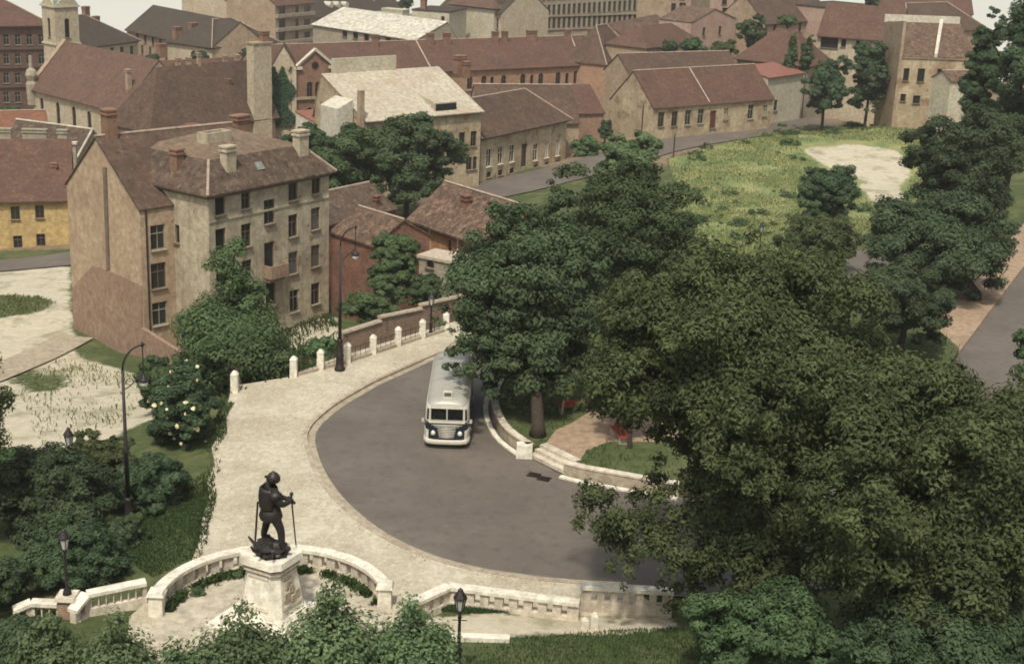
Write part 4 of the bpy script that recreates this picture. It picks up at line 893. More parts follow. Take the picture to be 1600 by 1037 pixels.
# --- right hand group
h = House('white_shed', 'small white gabled shed with orange tin roof next to dark trees', 'shed')
h.block((1200, 122), (1256, 114), 232, 6, -13, 'plaster_pale', 'shed', 1.0, 'red_tin', .4, cornice=None, wins=[(1212, 165, 1.2, 1.8, 'bare')])
h = House('hip_roof_house', 'house with broad red brown hip roof and grey wall above white shed', 'house')
h.block((1152, 92), (1262, 104), 258, 10, -13, 'plaster_grey', 'hip', 5.4, 'roof_redbrown', .6, wins=[(1197, 103, 2.2, 1.6, 'bare'), (1237, 107, 1.8, 1.6, 'bare')], ridge=None)
h = House('cream_gallery_house', 'cream house with plum coloured roof behind pair of dark trees', 'house')
h.block((1278, 52), (1402, 62), 262, 11, -13, 'plaster_cream', 'gable', 5.0, 'roof_redbrown', .6, wins=[(1296, 66, 3.2, 2.2, 'bare'), (1318, 68, .9, 1.4, 'bare'), (1341, 69, .9, 1.2, 'bare')], ridge=None)
h = House('hill_row_house', 'row of houses with brown roofs at the top of the lane', 'house')
h.block((1195, 36), (1300, 28), 310, 12, -16, 'plaster_tan', 'gable', 5.5, 'roof_brown', .5, wins=row(1210, 1290, 5, 46, 40, 1.2, 2, 'sash'), ridge=None)
h.block((1300, 14), (1372, 10), 318, 12, -16, 'plaster_pink', 'flat', 0, 'roof_slate', cornice=None)
h.block((1372, 14), (1520, 20), 322, 12, -16, 'plaster_cream', 'gable', 6.5, 'roof_redbrown', .5, wins=row(1390, 1440, 5, 24, 24, 1.0, 2.6, 'sash'), ridge='ridge')
h = House('red_roof_villa', 'villa with wide dark red roof between cream house and ruined tenement', 'house')
h.block((1420, 52), (1540, 46), 285, 12, -14, 'plaster_tan', 'hip', 5.0, 'roof_brown', .5, cornice=None)
# ruined tenement: the roof has fallen in, the fire wall still stands
h = House('ruined_tenement', 'roofless ruined tenement with tall gable fire wall and empty windows', 'ruin')
h.block((1410, 88), (1525, 92), 226, 9, -12, 'plaster_patchy', 'shed', 4.4, 'roof_patch', .2, cornice='plaster_tan',
        wins=[(1416, 117, .95, 2.0, 'bare'), (1439, 118, 1.2, 2.1, 'bare'), (1411, 153, .9, 1.2, 'bare'), (1432, 156, 1.2, 1.3, 'bare'), (1470, 118, 1.3, 2.0, 'sash')])
T = lambda p: h.G(*p)
mb = MB(); mb.hexa([T((-.5, -.2, -12)), T((-.05, -.2, -12)), T((-.05, 9, -12)), T((-.5, 9, -12))], [T((-.5, -.2, h.ze+5.4)), T((-.05, -.2, h.ze+5.4)), T((-.05, 9, h.ze+4.4)), T((-.5, 9, h.ze+4.4))]); mb.build('fire_wall', 'plaster_tan', h.root)
mb = MB(); mb.box(-.6, h.W, 9.05, 9.4, h.ze+4.3, h.ze+5.6, T); mb.build('parapet', 'plaster_white', h.root)
mb = MB(); mb.hexa([T((h.W*.42, -.3, h.ze)), T((h.W*.42+.5, -.3, h.ze)), T((h.W*.75, 8.5, h.ze+4)), T((h.W*.7, 8.5, h.ze+4))], [T((h.W*.42, -.3, h.ze+.5)), T((h.W*.42+.5, -.3, h.ze+.5)), T((h.W*.75, 8.5, h.ze+5.2)), T((h.W*.7, 8.5, h.ze+5.2))]); mb.build('cross_wall', 'plaster_white', h.root)
h = House('white_garden_house', 'bright whitewashed low wall and house beside ruined tenement', 'house')
h.block((1486, 128), (1535, 128), 214, 5, -12, 'plaster_pale', 'gable', 1.2, 'roof_patch', .2, cornice=None)

# ------------------------------------------------------------------ the planted island inside the bend
IZ = .55
flat_poly('lawn', ISLE, IZ, 'terrain', th=.7)
gpx = [np.array((*(_a+_n*1.22)[:2], IZ)), at(868, 672, IZ)] + [at(*q, IZ) for q in ( (895, 660), (925, 640), (960, 632), (1000, 640), (1060, 650), (1060, 690), (1000, 690), (950, 690), (915, 705))] + [np.array((*(_b+_n*1.22)[:2], IZ))]
flat_poly('gravel_path', gpx, IZ+.012, 'gravel')
r = empty('island_kerb_wall', (0, 74, 0), 'low curved stone wall edging the planted island by the bus', 'wall')
for L_, nm in ((isl_a, 0), (isl_b, 1)):
    for i in range(0, len(L_)-1, 2):
        seg = L_[i:i+3]
        mb = MB(); swept(mb, seg, -.02, .32, 0.0, IZ+.1); mb.build('wall_stone', 'stone_kerb', r)
        mb = MB(); swept(mb, seg, -.06, .38, IZ+.103, IZ+.2); mb.build('coping', 'stone_wall', r)
        mb = MB(); swept(mb, seg, -.5, -.21, 0.0, .1); mb.build('kerbstone', 'stone_white', r)
a_, b_ = at(826, 714, 0), at(880, 741, 0); dd = (b_-a_)/np.linalg.norm(b_-a_); nn = np.array([-dd[1], dd[0], 0])
st = empty('stone_steps', tuple((a_+b_)/2), 'three broad stone steps leading up into the planted island', 'steps')
for k in range(3):
    mb = MB(); p_, q_ = a_+nn*(.05+.36*k)-(0, 0, 0), b_+nn*(.05+.36*k); z1 = IZ*(k+1)/3+.03
    mb.hexa([(*p_[:2], 0), (*q_[:2], 0), (*(q_+nn*.5)[:2], 0), (*(p_+nn*.5)[:2], 0)], [(*p_[:2], z1), (*q_[:2], z1), (*(q_+nn*.5)[:2], z1), (*(p_+nn*.5)[:2], z1)]); mb.build('step', 'stone_wall', st)
mb = MB(); q = at(819, 713, 0); mb.taper(q[0], q[1], 0, .75, .9, .7, .85, .65); o = mb.build('stone_block', 'stone_white', label='squared white stone block at the foot of the island steps', cat='stone')
for k, (px, py) in enumerate(((834, 742), (850, 748))):
    q = at(px, py, 0); gr = empty('drain_grate', (q[0], q[1], .004), ('dark iron drain grate in the road, the one nearer the white stone block', 'dark iron drain grate in the road, the one nearer the straight island wall')[k], 'drain grate', 'drain grates in the gutter', rz=-.35)
    mb = MB()
    for i in range(7): mb.box(-.3+i*.09, -.24+i*.09, -.24, .24, 0.005, .03)
    mb.box(-.34, .34, -.28, -.243, 0.004, .034); mb.box(-.34, .34, .243, .28, .004, .034); mb.build('bars', 'dark_iron', gr, rel=False)
    mb = MB(); mb.box(-.34, .34, -.28, .28, .0, .003); mb.build('pit', 'rubber', gr, rel=False)
def bench(px, py, rz, label):
    q = at(px, py, IZ); b = empty('park_bench', (q[0], q[1], IZ+.01), label, 'bench', None, rz)
    for sx in (-.75, .75):
        mb = MB(); mb.hexa([(sx-.06, -.22, 0), (sx+.06, -.22, 0), (sx+.06, .25, 0), (sx-.06, .25, 0)], [(sx-.06, -.2, .4), (sx+.06, -.2, .4), (sx+.06, .22, .4), (sx-.06, .22, .4)])
        mb.hexa([(sx-.06, .12, .403), (sx+.06, .12, .403), (sx+.06, .24, .403), (sx-.06, .24, .403)], [(sx-.06, .27, .86), (sx+.06, .27, .86), (sx+.06, .36, .86), (sx-.06, .36, .86)]); mb.build('leg', 'concrete', b, rel=False)
    for k in range(3): mb = MB(); mb.box(-1, 1, -.2+k*.135, -.09+k*.135, .41, .455); mb.build('seat_slat', 'bench_red', b, rel=False)
    for k in range(2): mb = MB(); z_ = .56+k*.17; mb.box(-1, 1, .10+k*.06, .145+k*.06, z_, z_+.12); mb.build('back_slat', 'bench_red', b, rel=False)
bench(895, 644, rad(200), 'red slatted park bench with concrete legs under the chestnut tree')
bench(966, 686, rad(285), 'red slatted park bench seen end on beside thin dark trunk')

# ------------------------------------------------------------------ statue place
SX, SY = -9.55, 53.15
tp = [np.array((SX+4.9*math.cos(a), SY+4.9*math.sin(a), 0)) for a in np.linspace(rad(-15), rad(195), 30)]
flat_poly('terrace', tp+[np.array((-14.2, 46.6, 0)), np.array((-4.8, 46.6, 0))], .135, 'terrace')
def arc_pts(a0, a1, n, r_): return np.array([(SX+r_*math.cos(a), SY+r_*math.sin(a), 0) for a in np.linspace(a0, a1, n)])
bal = empty('curved_balustrade', (SX, SY, .13), 'curved white stone balustrade with slots around the statue terrace', 'balustrade')
A0, A1 = rad(22), rad(176)
nslot = 19
def curve_seg(mb, a0, a1, n, r0, r1, z0, z1):
    p, q = arc_pts(a0, a1, n, r1), arc_pts(a0, a1, n, r0)
    for i in range(n-1): mb.hexa([(*q[i][:2], z0), (*p[i][:2], z0), (*p[i+1][:2], z0), (*q[i+1][:2], z0)], [(*q[i][:2], z1), (*p[i][:2], z1), (*p[i+1][:2], z1), (*q[i+1][:2], z1)])
mb = MB(); curve_seg(mb, A0, A1, 40, 4.68, 5.05, .12, .38); mb.build('plinth', 'stone_wall', bal)
for i in range(nslot):
    w_ = (A1-A0)/nslot; g_ = .26/4.87; a0, a1 = A0+w_*i+g_/2, A0+w_*(i+1)-g_/2
    mb = MB(); curve_seg(mb, a0, a1, 4, 4.72, 5.01, .383, .9); mb.build('baluster_block', 'stone_wall', bal)
mb = MB(); curve_seg(mb, A0, A1, 40, 4.72, 5.01, .903, 1.0); mb.build('lintel', 'stone_wall', bal)
for i in range(12):
    w_ = (A1-A0)/12; mb = MB(); curve_seg(mb, A0+w_*i+.001, A0+w_*(i+1)-.001, 5, 4.6, 5.13, 1.003, 1.16); mb.build('coping_stone', 'stone_white', bal)
for a in (A0-.03, A1+.03):
    mb = MB(); q = arc_pts(a, a, 1, 4.87)[0]; mb.taper(q[0], q[1], .1, 1.05, .6, .6, .55, .55); mb.taper(q[0], q[1], 1.053, 1.22, .75, .75, .6, .6); mb.build('end_pier', 'stone_white', bal)
def straight_balustrade(name, label, segs, slots, base=None):
    """segs: list of (p, q) with top heights; slots: per seg count"""
    p0 = np.asarray(segs[0][0]); r_ = empty(name, (p0[0], p0[1], gz(p0[0], p0[1])), label, 'balustrade')
    for (a, b), ns in zip(segs, slots):
        a, b = np.asarray(a, float), np.asarray(b, float); L_ = np.linalg.norm((b-a)[:2]); e = (b-a)/L_; n = np.array([e[1], -e[0], 0]); n /= np.linalg.norm(n)
        def bx(s0, s1, o0, o1, h0, h1, nm, mt, ab=False):
            mb = MB(); q = lambda s_, o_, h_: tuple((a+e*s_+n*o_)[:2])+((a+e*s_)[2]+h_,)
            mb.hexa([q(s0, o1, h0), q(s1, o1, h0), q(s1, o0, h0), q(s0, o0, h0)], [q(s0, o1, h1), q(s1, o1, h1), q(s1, o0, h1), q(s0, o0, h1)]); mb.build(nm, mt, r_)
        bx(0, L_, -.18, .18, -2.2, -.72, 'plinth', 'stone_wall')
        for i in range(ns):
            w_ = L_/ns; bx(w_*i+(.13 if i else 0), w_*(i+1)-(.13 if i < ns-1 else 0), -.15, .15, -.717, -.22, 'baluster_block', 'stone_wall')
        bx(0, L_, -.15, .15, -.217, -.153, 'lintel', 'stone_wall')
        nc = max(1, int(L_/1.6))
        for i in range(nc): bx(L_*i/nc+.006, L_*(i+1)/nc-.006, -.26, .26, -.15, 0, 'coping_stone', 'stone_white')
    return r_
Q = lambda px, py, z: at(px, py, z)
straight_balustrade('roadside_balustrade', 'long white stone balustrade bent at one corner above the sandy path', [(Q(640, 941, 1.15), Q(702, 913, 1.15)), (Q(702, 913, 1.15), Q(906, 939, 1.1))], [4, 9])
straight_balustrade('raised_balustrade', 'higher white stone balustrade section ending under the overhanging tree', [(Q(909, 912, 1.35), Q(1052, 921, 1.3))], [7])
straight_balustrade('stair_balustrade', 'sloping stone balustrade with tall slots beside lantern pier', [(Q(113, 952, .62), Q(135, 925, 1.0)), (Q(135, 925, 1.0), Q(228, 906, 1.15))], [2, 8])
straight_balustrade('low_stair_balustrade', 'low sloping pinkish stone balustrade left of the lantern pier', [(Q(20, 950, .3), Q(48, 938, .5)), (Q(48, 938, .5), Q(96, 940, .5))], [2, 4])
q = at(107, 958, .0); pier = empty('stair_pier', (q[0], q[1], -.6), 'square reddish stone pier carrying a lantern on the stairs', 'pier')
mb = MB(); mb.taper(q[0], q[1], -.6, .75, .72, .72, .68, .68); mb.build('shaft', 'brick_wall', pier); mb = MB(); mb.taper(q[0], q[1], .753, .92, .9, .9, .8, .8); mb.build('cap', 'stone_wall', pier)
PIER = (q[0], q[1], .92)
# pedestal
ped = empty('stone_pedestal', (SX, SY, .13), 'tall tapered white stone pedestal with chamfered corners and relief panels', 'pedestal')
pr = rad(-27); 
def PT(p): return (SX+p[0]*math.cos(pr)-p[1]*math.sin(pr), SY+p[0]*math.sin(pr)+p[1]*math.cos(pr), p[2])
def octa(h_, ch, z): 
    a, b = h_, h_-ch
    return [PT((x, y, z)) for x, y in ((b, -a), (a, -b), (a, b), (b, a), (-b, a), (-a, b), (-a, -b), (-b, -a))]
def octblock(name, h0, h1, z0, z1, c0, c1, mt='stone_white'):
    mb = MB(); mb.hexa(octa(h0, c0, z0), octa(h1, c1, z1)); return mb.build(name, mt, ped)
mb = MB(); mb.box(-1.95, 1.95, -1.95, 1.95, .1, .32, PT); mb.build('base_step', 'stone_white', ped)
mb = MB(); mb.box(-1.5, 1.5, -1.5, 1.5, .323, .52, PT); mb.build('base_step', 'stone_white', ped)
octblock('foot', 1.34, 1.16, .523, .80, .35, .34); octblock('shaft', 1.1, .84, .803, 2.75, .36, .3); octblock('moulding', .98, .98, 2.753, 2.86, .32, .32, 'stone_wall'); octblock('frieze', .9, .95, 2.863, 3.02, .3, .3, 'stone_wall'); octblock('cap', 1.08, 1.04, 3.023, 3.3, .34, .34)
rg = random.Random(5)
for k in range(4):
    mb = MB(); ca_, sa_ = math.cos(k*math.pi/2), math.sin(k*math.pi/2)
    def RT(x, y, z): x2, y2 = x*ca_-y*sa_, x*sa_+y*ca_; return PT((x2, y2, z))
    yo = lambda z: -(1.1-(z-.803)/1.947*.26)
    for z0, z1, w_ in ((1.15, 1.3, .6), (2.5, 2.62, .5)):
        mb = MB(); mb.hexa([RT(-w_, yo(z0)-.05, z0), RT(w_, yo(z0)-.05, z0), RT(w_, yo(z0)+.02, z0), RT(-w_, yo(z0)+.02, z0)], [RT(-w_, yo(z1)-.05, z1), RT(w_, yo(z1)-.05, z1), RT(w_, yo(z1)+.02, z1), RT(-w_, yo(z1)+.02, z1)]); mb.build('relief_frame', 'stone_wall', ped)
    if k == 1:
        mb = MB()
        for j in range(9):
            x, z, s_ = rg.uniform(-.36, .36), 1.45+j*.11+rg.uniform(-.03, .03), rg.uniform(.09, .2)
            mb.hexa([RT(x-s_, yo(z)-.09, z-s_*.7), RT(x+s_*.8, yo(z)-.09, z-s_), RT(x+s_, yo(z)-.07, z+s_*.8), RT(x-s_*.7, yo(z)-.1, z+s_)][::-1], [RT(x-s_*1.2, yo(z)+.03, z-s_), RT(x+s_, yo(z)+.03, z-s_*1.2), RT(x+s_*1.2, yo(z)+.03, z+s_), RT(x-s_, yo(z)+.03, z+s_*1.2)][::-1])
        mb.build('relief', 'stone_wall' if k == 0 else 'stone_kerb', ped)
# bronze
def skin(name, J, E_, mat, parent, smooth=2):
    me = bpy.data.meshes.new(name); me.from_pydata([j[:3] for j in J], E_, []); me.update()
    o = put(bpy.data.objects.new(name, me), parent)
    m = o.modifiers.new('skin', 'SKIN'); m.use_smooth_shade = True
    if not me.skin_vertices: 
        bm = bmesh.new(); bm.from_mesh(me); bm.verts.layers.skin.verify(); bm.to_mesh(me); bm.free()
    for i, j in enumerate(J): me.skin_vertices[0].data[i].radius = (j[3], j[4] if len(j) > 4 else j[3])
    me.skin_vertices[0].data[0].use_root = True
    s_ = o.modifiers.new('sub', 'SUBSURF'); s_.levels = smooth; s_.render_levels = smooth
    me.materials.append(M[mat]); return o
FS = 1.78; sroot = empty('bronze_statue', (SX, SY, 3.3), 'dark bronze armoured warrior leaning on a long sword on white pedestal', 'statue', rz=rad(-62))
J = [(0, 0, .98, .17), (0, 0, 1.18, .165), (0, .03, 1.40, .215, .17), (0, .03, 1.545, .08), (0, .06, 1.68, .115),
     (-.15, 0, .90, .14), (-.30, .0, .53, .1), (-.42, -.06, .12, .075), (-.46, .14, .06, .06),
     (.15, .02, .90, .14), (.24, .16, .53, .1), (.32, .16, .12, .075), (.36, .36, .06, .06),
     (-.25, .03, 1.43, .125), (-.36, .12, 1.19, .08), (-.16, .40, 1.12, .06), (-.04, .46, 1.13, .06),
     (.25, .03, 1.43, .125), (.37, .14, 1.2, .08), (.18, .40, 1.18, .06), (.05, .47, 1.2, .06)]
J = [(a[0]*FS, a[1]*FS, a[2]*FS+.18, *[v*FS for v in a[3:]]) for a in J]
skin('body', J, [(0, 1), (1, 2), (2, 3), (3, 4), (0, 5), (5, 6), (6, 7), (7, 8), (0, 9), (9, 10), (10, 11), (11, 12), (2, 13), (13, 14), (14, 15), (15, 16), (2, 17), (17, 18), (18, 19), (19, 20)], 'bronze', sroot)
mb = MB(); mb.lathe(0, .07*FS, [(.14*FS, 1.66*FS+.18), (.165*FS, 1.70*FS+.18), (.15*FS, 1.79*FS+.18), (.10*FS, 1.86*FS+.18), (.03*FS, 1.90*FS+.18), (.012*FS, 1.93*FS+.18)], 14); mb.box(-.02, .02, -.24, .1, 1.78*FS+.18, 1.84*FS+.18); mb.build('helmet', 'bronze', sroot, True, rel=False)
mb = MB(); mb.ring([[(r_*FS*math.cos(a)*1.15, r_*FS*math.sin(a), z_*FS+.18) for a in np.linspace(0, 2*math.pi, 16, endpoint=False)] for r_, z_ in ((.19, 1.08), (.24, .95), (.27, .82), (.25, .76))]); mb.build('tasset', 'bronze', sroot, True, rel=False)
# cape as a thick shell over the back
mb = MB(); rows = []
for k in range(9):
    z_ = (1.54-.062*k)*FS+.18; r_ = (.225+.016*math.sin(k*.52)+.004*k)*FS
    outer = [(r_*1.12*math.cos(a), r_*math.sin(a)-.02+.02*math.sin(7*a), z_) for a in np.linspace(rad(185), rad(355), 12)]; inner = [(p[0]*.86, p[1]*.82, z_) for p in outer[::-1]]
    rows.append(outer+inner)
mb.ring(rows); mb.build('cape', 'bronze', sroot, True, rel=False)
for sx in (-1, 1):
    mb = MB(); mb.ring([[(sx*.27*FS+r_*FS*math.cos(a), .03*FS+r_*FS*math.sin(a), z_*FS+.18) for a in np.linspace(0, 2*math.pi, 10, endpoint=False)] for r_, z_ in ((.10, 1.32), (.155, 1.38), (.15, 1.46), (.08, 1.53))]); mb.build('pauldron', 'bronze', sroot, True, rel=False)
mb = MB(); mb.tube([(0, .50*FS, 1.34*FS), (0, .5*FS, 1.22*FS), (0, .60*FS, .1)], [.035, .04, .03], 6); sw = mb.build('sword', 'bronze', sroot, rel=False)
mb = MB(); mb.box(-.34, .34, .5*FS-.04, .5*FS+.06, 1.2*FS, 1.2*FS+.09); put(bpy.data.objects.new('crossguard', mb.mesh('crossguard', 'bronze')), sw)
mb = MB(); mb.lathe(0, .5*FS, [(.03, 1.33*FS), (.08, 1.36*FS), (.08, 1.4*FS), (.03, 1.43*FS)], 8); put(bpy.data.objects.new('pommel', mb.mesh('pommel', 'bronze')), sw)
mb = MB(); mb.tube([(-.34*FS, -.2*FS, 1.06*FS+.18), (-.36*FS, -.26*FS, .5), (-.36*FS, -.27*FS, .15)], [.045, .05, .035], 6); mb.build('scabbard', 'bronze', sroot, rel=False)
bm = bmesh.new(); bmesh.ops.create_icosphere(bm, subdivisions=3, radius=1)
from mathutils import noise as mn
for v in bm.verts:
    n_ = 1+.45*mn.noise(v.co*2.2+Vector((3, 1, 7)))+.18*mn.noise(v.co*6); v.co = Vector((v.co.x*.78*n_, v.co.y*.74*n_, max(v.co.z*.34*n_+.12, .01)))
me = bpy.data.meshes.new('trophy_mound'); bm.to_mesh(me); bm.free(); me.materials.append(M['bronze']); put(bpy.data.objects.new('trophy_mound', me), sroot)
for k, (x, y, dx, dy) in enumerate(((.6, -.1, .45, -.2), (.4, -.5, .35, -.35), (-.5, -.5, -.35, -.2), (.2, -.65, .1, -.3))):
    mb = MB(); mb.tube([(x, y, .2), (x+dx*.6, y+dy*.6, .34), (x+dx, y+dy, .26+.1*k)], [.09, .07, .04], 6); mb.build('trophy_spike', 'bronze', sroot, rel=False)

# ------------------------------------------------------------------ lamps
def gooseneck(base, az, label, hgt=9.3):
    r_ = empty('arc_street_lamp', base, label, 'street lamp', 'tall gooseneck street lamps', rz=az)
    mb = MB(); mb.lathe(0, 0, [(.34, 0), (.34, .18), (.26, .25), (.25, .9), (.29, .98), (.2, 1.1), (.17, 1.9), (.2, 1.98), (.13, 2.1)], 12); mb.build('base', 'dark_iron', r_, True, rel=False)
    mb = MB(); mb.lathe(0, 0, [(.115, 2.1), (.1, 4.3), (.135, 4.36), (.135, 4.46), (.09, 4.55), (.065, hgt-1.2)], 10); mb.build('pole', 'dark_iron', r_, True, rel=False)
    mb = MB(); R_ = .95; mb.tube([(R_-R_*math.cos(a), 0, hgt-1.2+1.15*math.sin(a)) for a in np.linspace(0, math.pi/2, 9)]+[(R_+.12, 0, hgt-.03)], .05, 6); mb.build('arm', 'dark_iron', r_, True, rel=False)
    mb = MB(); mb.tube([(.06, 0, hgt-2.1), (.35, 0, hgt-1.95), (.7, 0, hgt-1.6), (R_-.05, 0, hgt-1.42)], .03, 5); mb.tube([(.3+.16*math.cos(a), 0, hgt-1.75+.16*math.sin(a)) for a in np.linspace(0, 5, 12)], .022, 4); mb.build('scroll', 'dark_iron', r_, rel=False)
    mb = MB(); mb.tube([(R_, 0, hgt+.12), (R_, 0, hgt-1.7)], .028, 5); mb.lathe(R_, 0, [(.02, hgt+.1), (.07, hgt+.02), (.07, hgt-.1), (.02, hgt-.18)], 8); mb.build('hanging_rod', 'dark_iron', r_, rel=False)
    mb = MB(); z_ = hgt-1.7; mb.lathe(R_, 0, [(.06, z_+.25), (.1, z_+.1), (.24, z_-.02), (.26, z_-.1), (.2, z_-.14)], 12); lm = mb.build('lamp_hood', 'dark_iron', r_, True, rel=False)
    mb = MB(); mb.lathe(R_, 0, [(.19, z_-.141), (.2, z_-.24), (.12, z_-.36), (.03, z_-.4)], 12); put(bpy.data.objects.new('globe', mb.mesh('globe', 'lamp_white', smooth=True)), lm)
    return r_
def lantern(base, label, hgt=3.6, post=True):
    r_ = empty('lantern_post', base, label, 'lantern', 'old gas lanterns')
    z_ = hgt-.95
    if post:
        mb = MB(); mb.lathe(0, 0, [(.19, 0), (.19, .15), (.12, .22), (.11, .75), (.14, .8), (.07, .95), (.055, z_-.35), (.09, z_-.3), (.05, z_-.2), (.05, z_)], 10); mb.tube([(-.28, 0, z_-.4), (.28, 0, z_-.4)], .02, 5)
    else: mb = MB(); mb.lathe(0, 0, [(.2, 0), (.16, .15), (.07, .3), (.055, z_-.1), (.05, z_)], 10)
    mb.build('post', 'dark_iron', r_, True, rel=False)
    mb = MB(); hx = lambda r0, z0: [(r0*math.cos(k*math.pi/3), r0*math.sin(k*math.pi/3), z0) for k in range(6)]
    for k in range(6):
        a, b = hx(.13, z_+.02)[k], hx(.235, z_+.52)[k]; mb.tube([a, b], .018, 4)
    mb.hexa(hx(.15, z_), hx(.13, z_+.03)); mb.ring([hx(.27, z_+.52), hx(.26, z_+.57), hx(.13, z_+.78), hx(.1, z_+.8), hx(.1, z_+.86), hx(.02, z_+.95)]); hd = mb.build('lantern_head', 'dark_iron', r_, rel=False)
    mb = MB(); mb.hexa(hx(.12, z_+.04), hx(.22, z_+.51)); put(bpy.data.objects.new('glass', mb.mesh('glass', 'lamp_glass')), hd)
    return r_
q = ground(203, 838); gooseneck((q[0], q[1], q[2]-.05), rad(28), 'tall gooseneck street lamp rising out of the shrubs on the lawn', 9.6)
q = at(531, 578, .12); gooseneck((q[0], q[1], .115), rad(18), 'tall gooseneck street lamp on the pavement before the stone post fence', 9.3)
q = at(673, 523, .12); lantern((q[0], q[1], .1), 'slim lantern post beside the far end of stone post fence', 3.1)
q = atY(719, 942, 47.5); lantern((q[0], q[1], q[2]-2.75), 'lantern post with rusty pointed cap among the foreground shrubs', 3.4)
lantern(PIER, 'lantern on the square stone pier of the stairs', 3.0, False)
q = atY(107, 676, 64); lantern((q[0], q[1], gz(q[0], q[1])-.05), 'lantern post almost buried in shrubs left of the lawn', q[2]-gz(q[0], q[1])+.35)
q = ground(1186, 398); lantern((q[0], q[1], q[2]-.05), 'lantern post at the edge of the overgrown vacant lot', 3.4)
q = ground(1052, 246); mb = MB(); mb.lathe(q[0], q[1], [(.1, q[2]-.2), (.09, q[2]+3), (.05, q[2]+3.4)], 6); mb.build('wooden_pole', 'wood_dark', label='thin dark pole standing at the street edge of the vacant lot', cat='pole')

# ------------------------------------------------------------------ stone post fence along the pavement
posts = [at(*q, .12) for q in ((367, 612), (459, 588), (501, 577), (543, 566), (583, 553), (622, 540), (660, 528))]
posts.append(posts[-1]+(posts[-1]-posts[-2])*1.0)
fn = empty('post_and_rail_fence', (posts[0][0], posts[0][1], .1), 'white stone post fence with thin iron railings along the pavement', 'fence')
for i, p in enumerate(posts):
    mb = MB(); mb.taper(p[0], p[1], -.4, 1.25, .46, .46, .42, .42); mb.taper(p[0], p[1], 1.253, 1.46, .46, .46, .16, .16); mb.build('post', 'stone_white', fn)
for a, b in zip(posts[1:], posts[2:]):
    d = b-a; L_ = np.linalg.norm(d); d = d/L_; n = np.array([d[1], -d[0], 0])
    mb = MB(); a2, b2 = a+d*.24, b-d*.24; mb.hexa([(*(a2+n*.13)[:2], -.5), (*(b2+n*.13)[:2], -.5), (*(b2-n*.13)[:2], -.5), (*(a2-n*.13)[:2], -.5)], [(*(a2+n*.13)[:2], .3), (*(b2+n*.13)[:2], .3), (*(b2-n*.13)[:2], .3), (*(a2-n*.13)[:2], .3)]); mb.build('base_wall', 'stone_kerb', fn)
    mb = MB(); mb.tube([(*a2[:2], 1.0), (*b2[:2], 1.0)], .022, 5); rl = mb.build('rail', 'rust_iron', fn)
    mb = MB(); mb.tube([(*a2[:2], .42), (*b2[:2], .42)], .018, 5); mb.build('rail', 'rust_iron', fn)
    for k in range(1, 4):
        q = a2+(b2-a2)*k/4; mb = MB(); mb.tube([(*q[:2], .28), (*q[:2], 1.05)], .016, 4); mb.build('bar', 'rust_iron', fn)
# small iron railing by the tenement court
ra, rb = atY(430, 520, 106), atY(510, 493, 113)
rl = empty('iron_railing', (ra[0], ra[1], ra[2]-.9), 'thin dark iron railing around the sunken tenement court', 'railing')
for k in range(13):
    q = ra+(rb-ra)*k/12; mb = MB(); mb.tube([(q[0], q[1], q[2]-1.3), (q[0], q[1], q[2])], .02, 4); mb.build('bar', 'rust_iron', rl)
mb = MB(); mb.tube([ra, rb], .025, 4); mb.build('rail', 'rust_iron', rl)
for k, (px, py, hh_) in enumerate(((913, 981, .5), (928, 983, .8))):
    q = ground(px, py); mb = MB(); mb.taper(q[0], q[1], q[2]-.2, q[2]+hh_*.8, .32, .28, .3, .26); mb.taper(q[0], q[1], q[2]+hh_*.803, q[2]+hh_, .3, .26, .12, .1); mb.build('marker_stone', 'stone_white', label=('short' if k == 0 else 'taller') + ' white marker stone on the sandy path below the balustrade', cat='stone')
q = ground(750, 1001); mb = MB(); mb.box(q[0]-1.2, q[0]+1.2, q[1]-.2, q[1]+.2, q[2]-.1, q[2]+.25); mb.build('stone_slab', 'stone_white', label='long white stone slab lying in the grass beside the sandy path', cat='stone')

# ------------------------------------------------------------------ bus
BX, BY = -3.38, 73.15
bus = empty('city_bus', (BX, BY, 0), 'dark blue and cream city bus with chrome grille rounding the bend', 'bus', rz=rad(.6))
prof = [(1.0, .42), (1.0, .9), (1.0, 1.3), (1.0, 1.58), (.985, 2.0), (.965, 2.36), (.90, 2.6), (.78, 2.77), (.58, 2.88), (.3, 2.945), (0, 2.965)]
secs = [(0, .98, 2.66), (.08, 1.09, 2.76), (.25, 1.18, 2.86), (.6, 1.235, 2.94), (1.2, 1.25, 2.965), (3, 1.25, 2.97), (6, 1.25, 2.97), (8.0, 1.25, 2.965), (8.5, 1.2, 2.88), (8.8, 1.1, 2.7), (8.95, .95, 2.5)]
def section(y, hw, top):
    L_ = []
    for f_, z_ in prof:
        zz = z_ if z_ <= 2.36 else 2.36+(z_-2.36)*(top-2.36)/(2.965-2.36)
        L_.append((f_*hw, y, zz))
    return L_ + [(-x, y_, z_) for x, y_, z_ in L_[-2::-1]]
R_ = [section(*s_) for s_ in secs]; mb = MB(); npt = len(R_[0]); ids = [mb.vt(*r_) for r_ in R_]
for a, b in zip(ids, ids[1:]):
    for k in range(npt-1):
        z_ = (R_[4][k][2]+R_[4][k+1][2])/2; mb.f.append([a[k], b[k], b[k+1], a[k+1]]); mb.mi.append(0 if z_ < 1.5 else (1 if z_ < 2.5 else 2))
    mb.f.append([a[-1], b[-1], b[0], a[0]]); mb.mi.append(0)
mb.f.append(ids[-1]); mb.mi.append(0)
body = mb.build('body', ['bus_blue', 'bus_cream', 'bus_roof'], bus, True, rel=False)
try: body.data.set_sharp_from_angle(angle=rad(40))
except Exception: pass
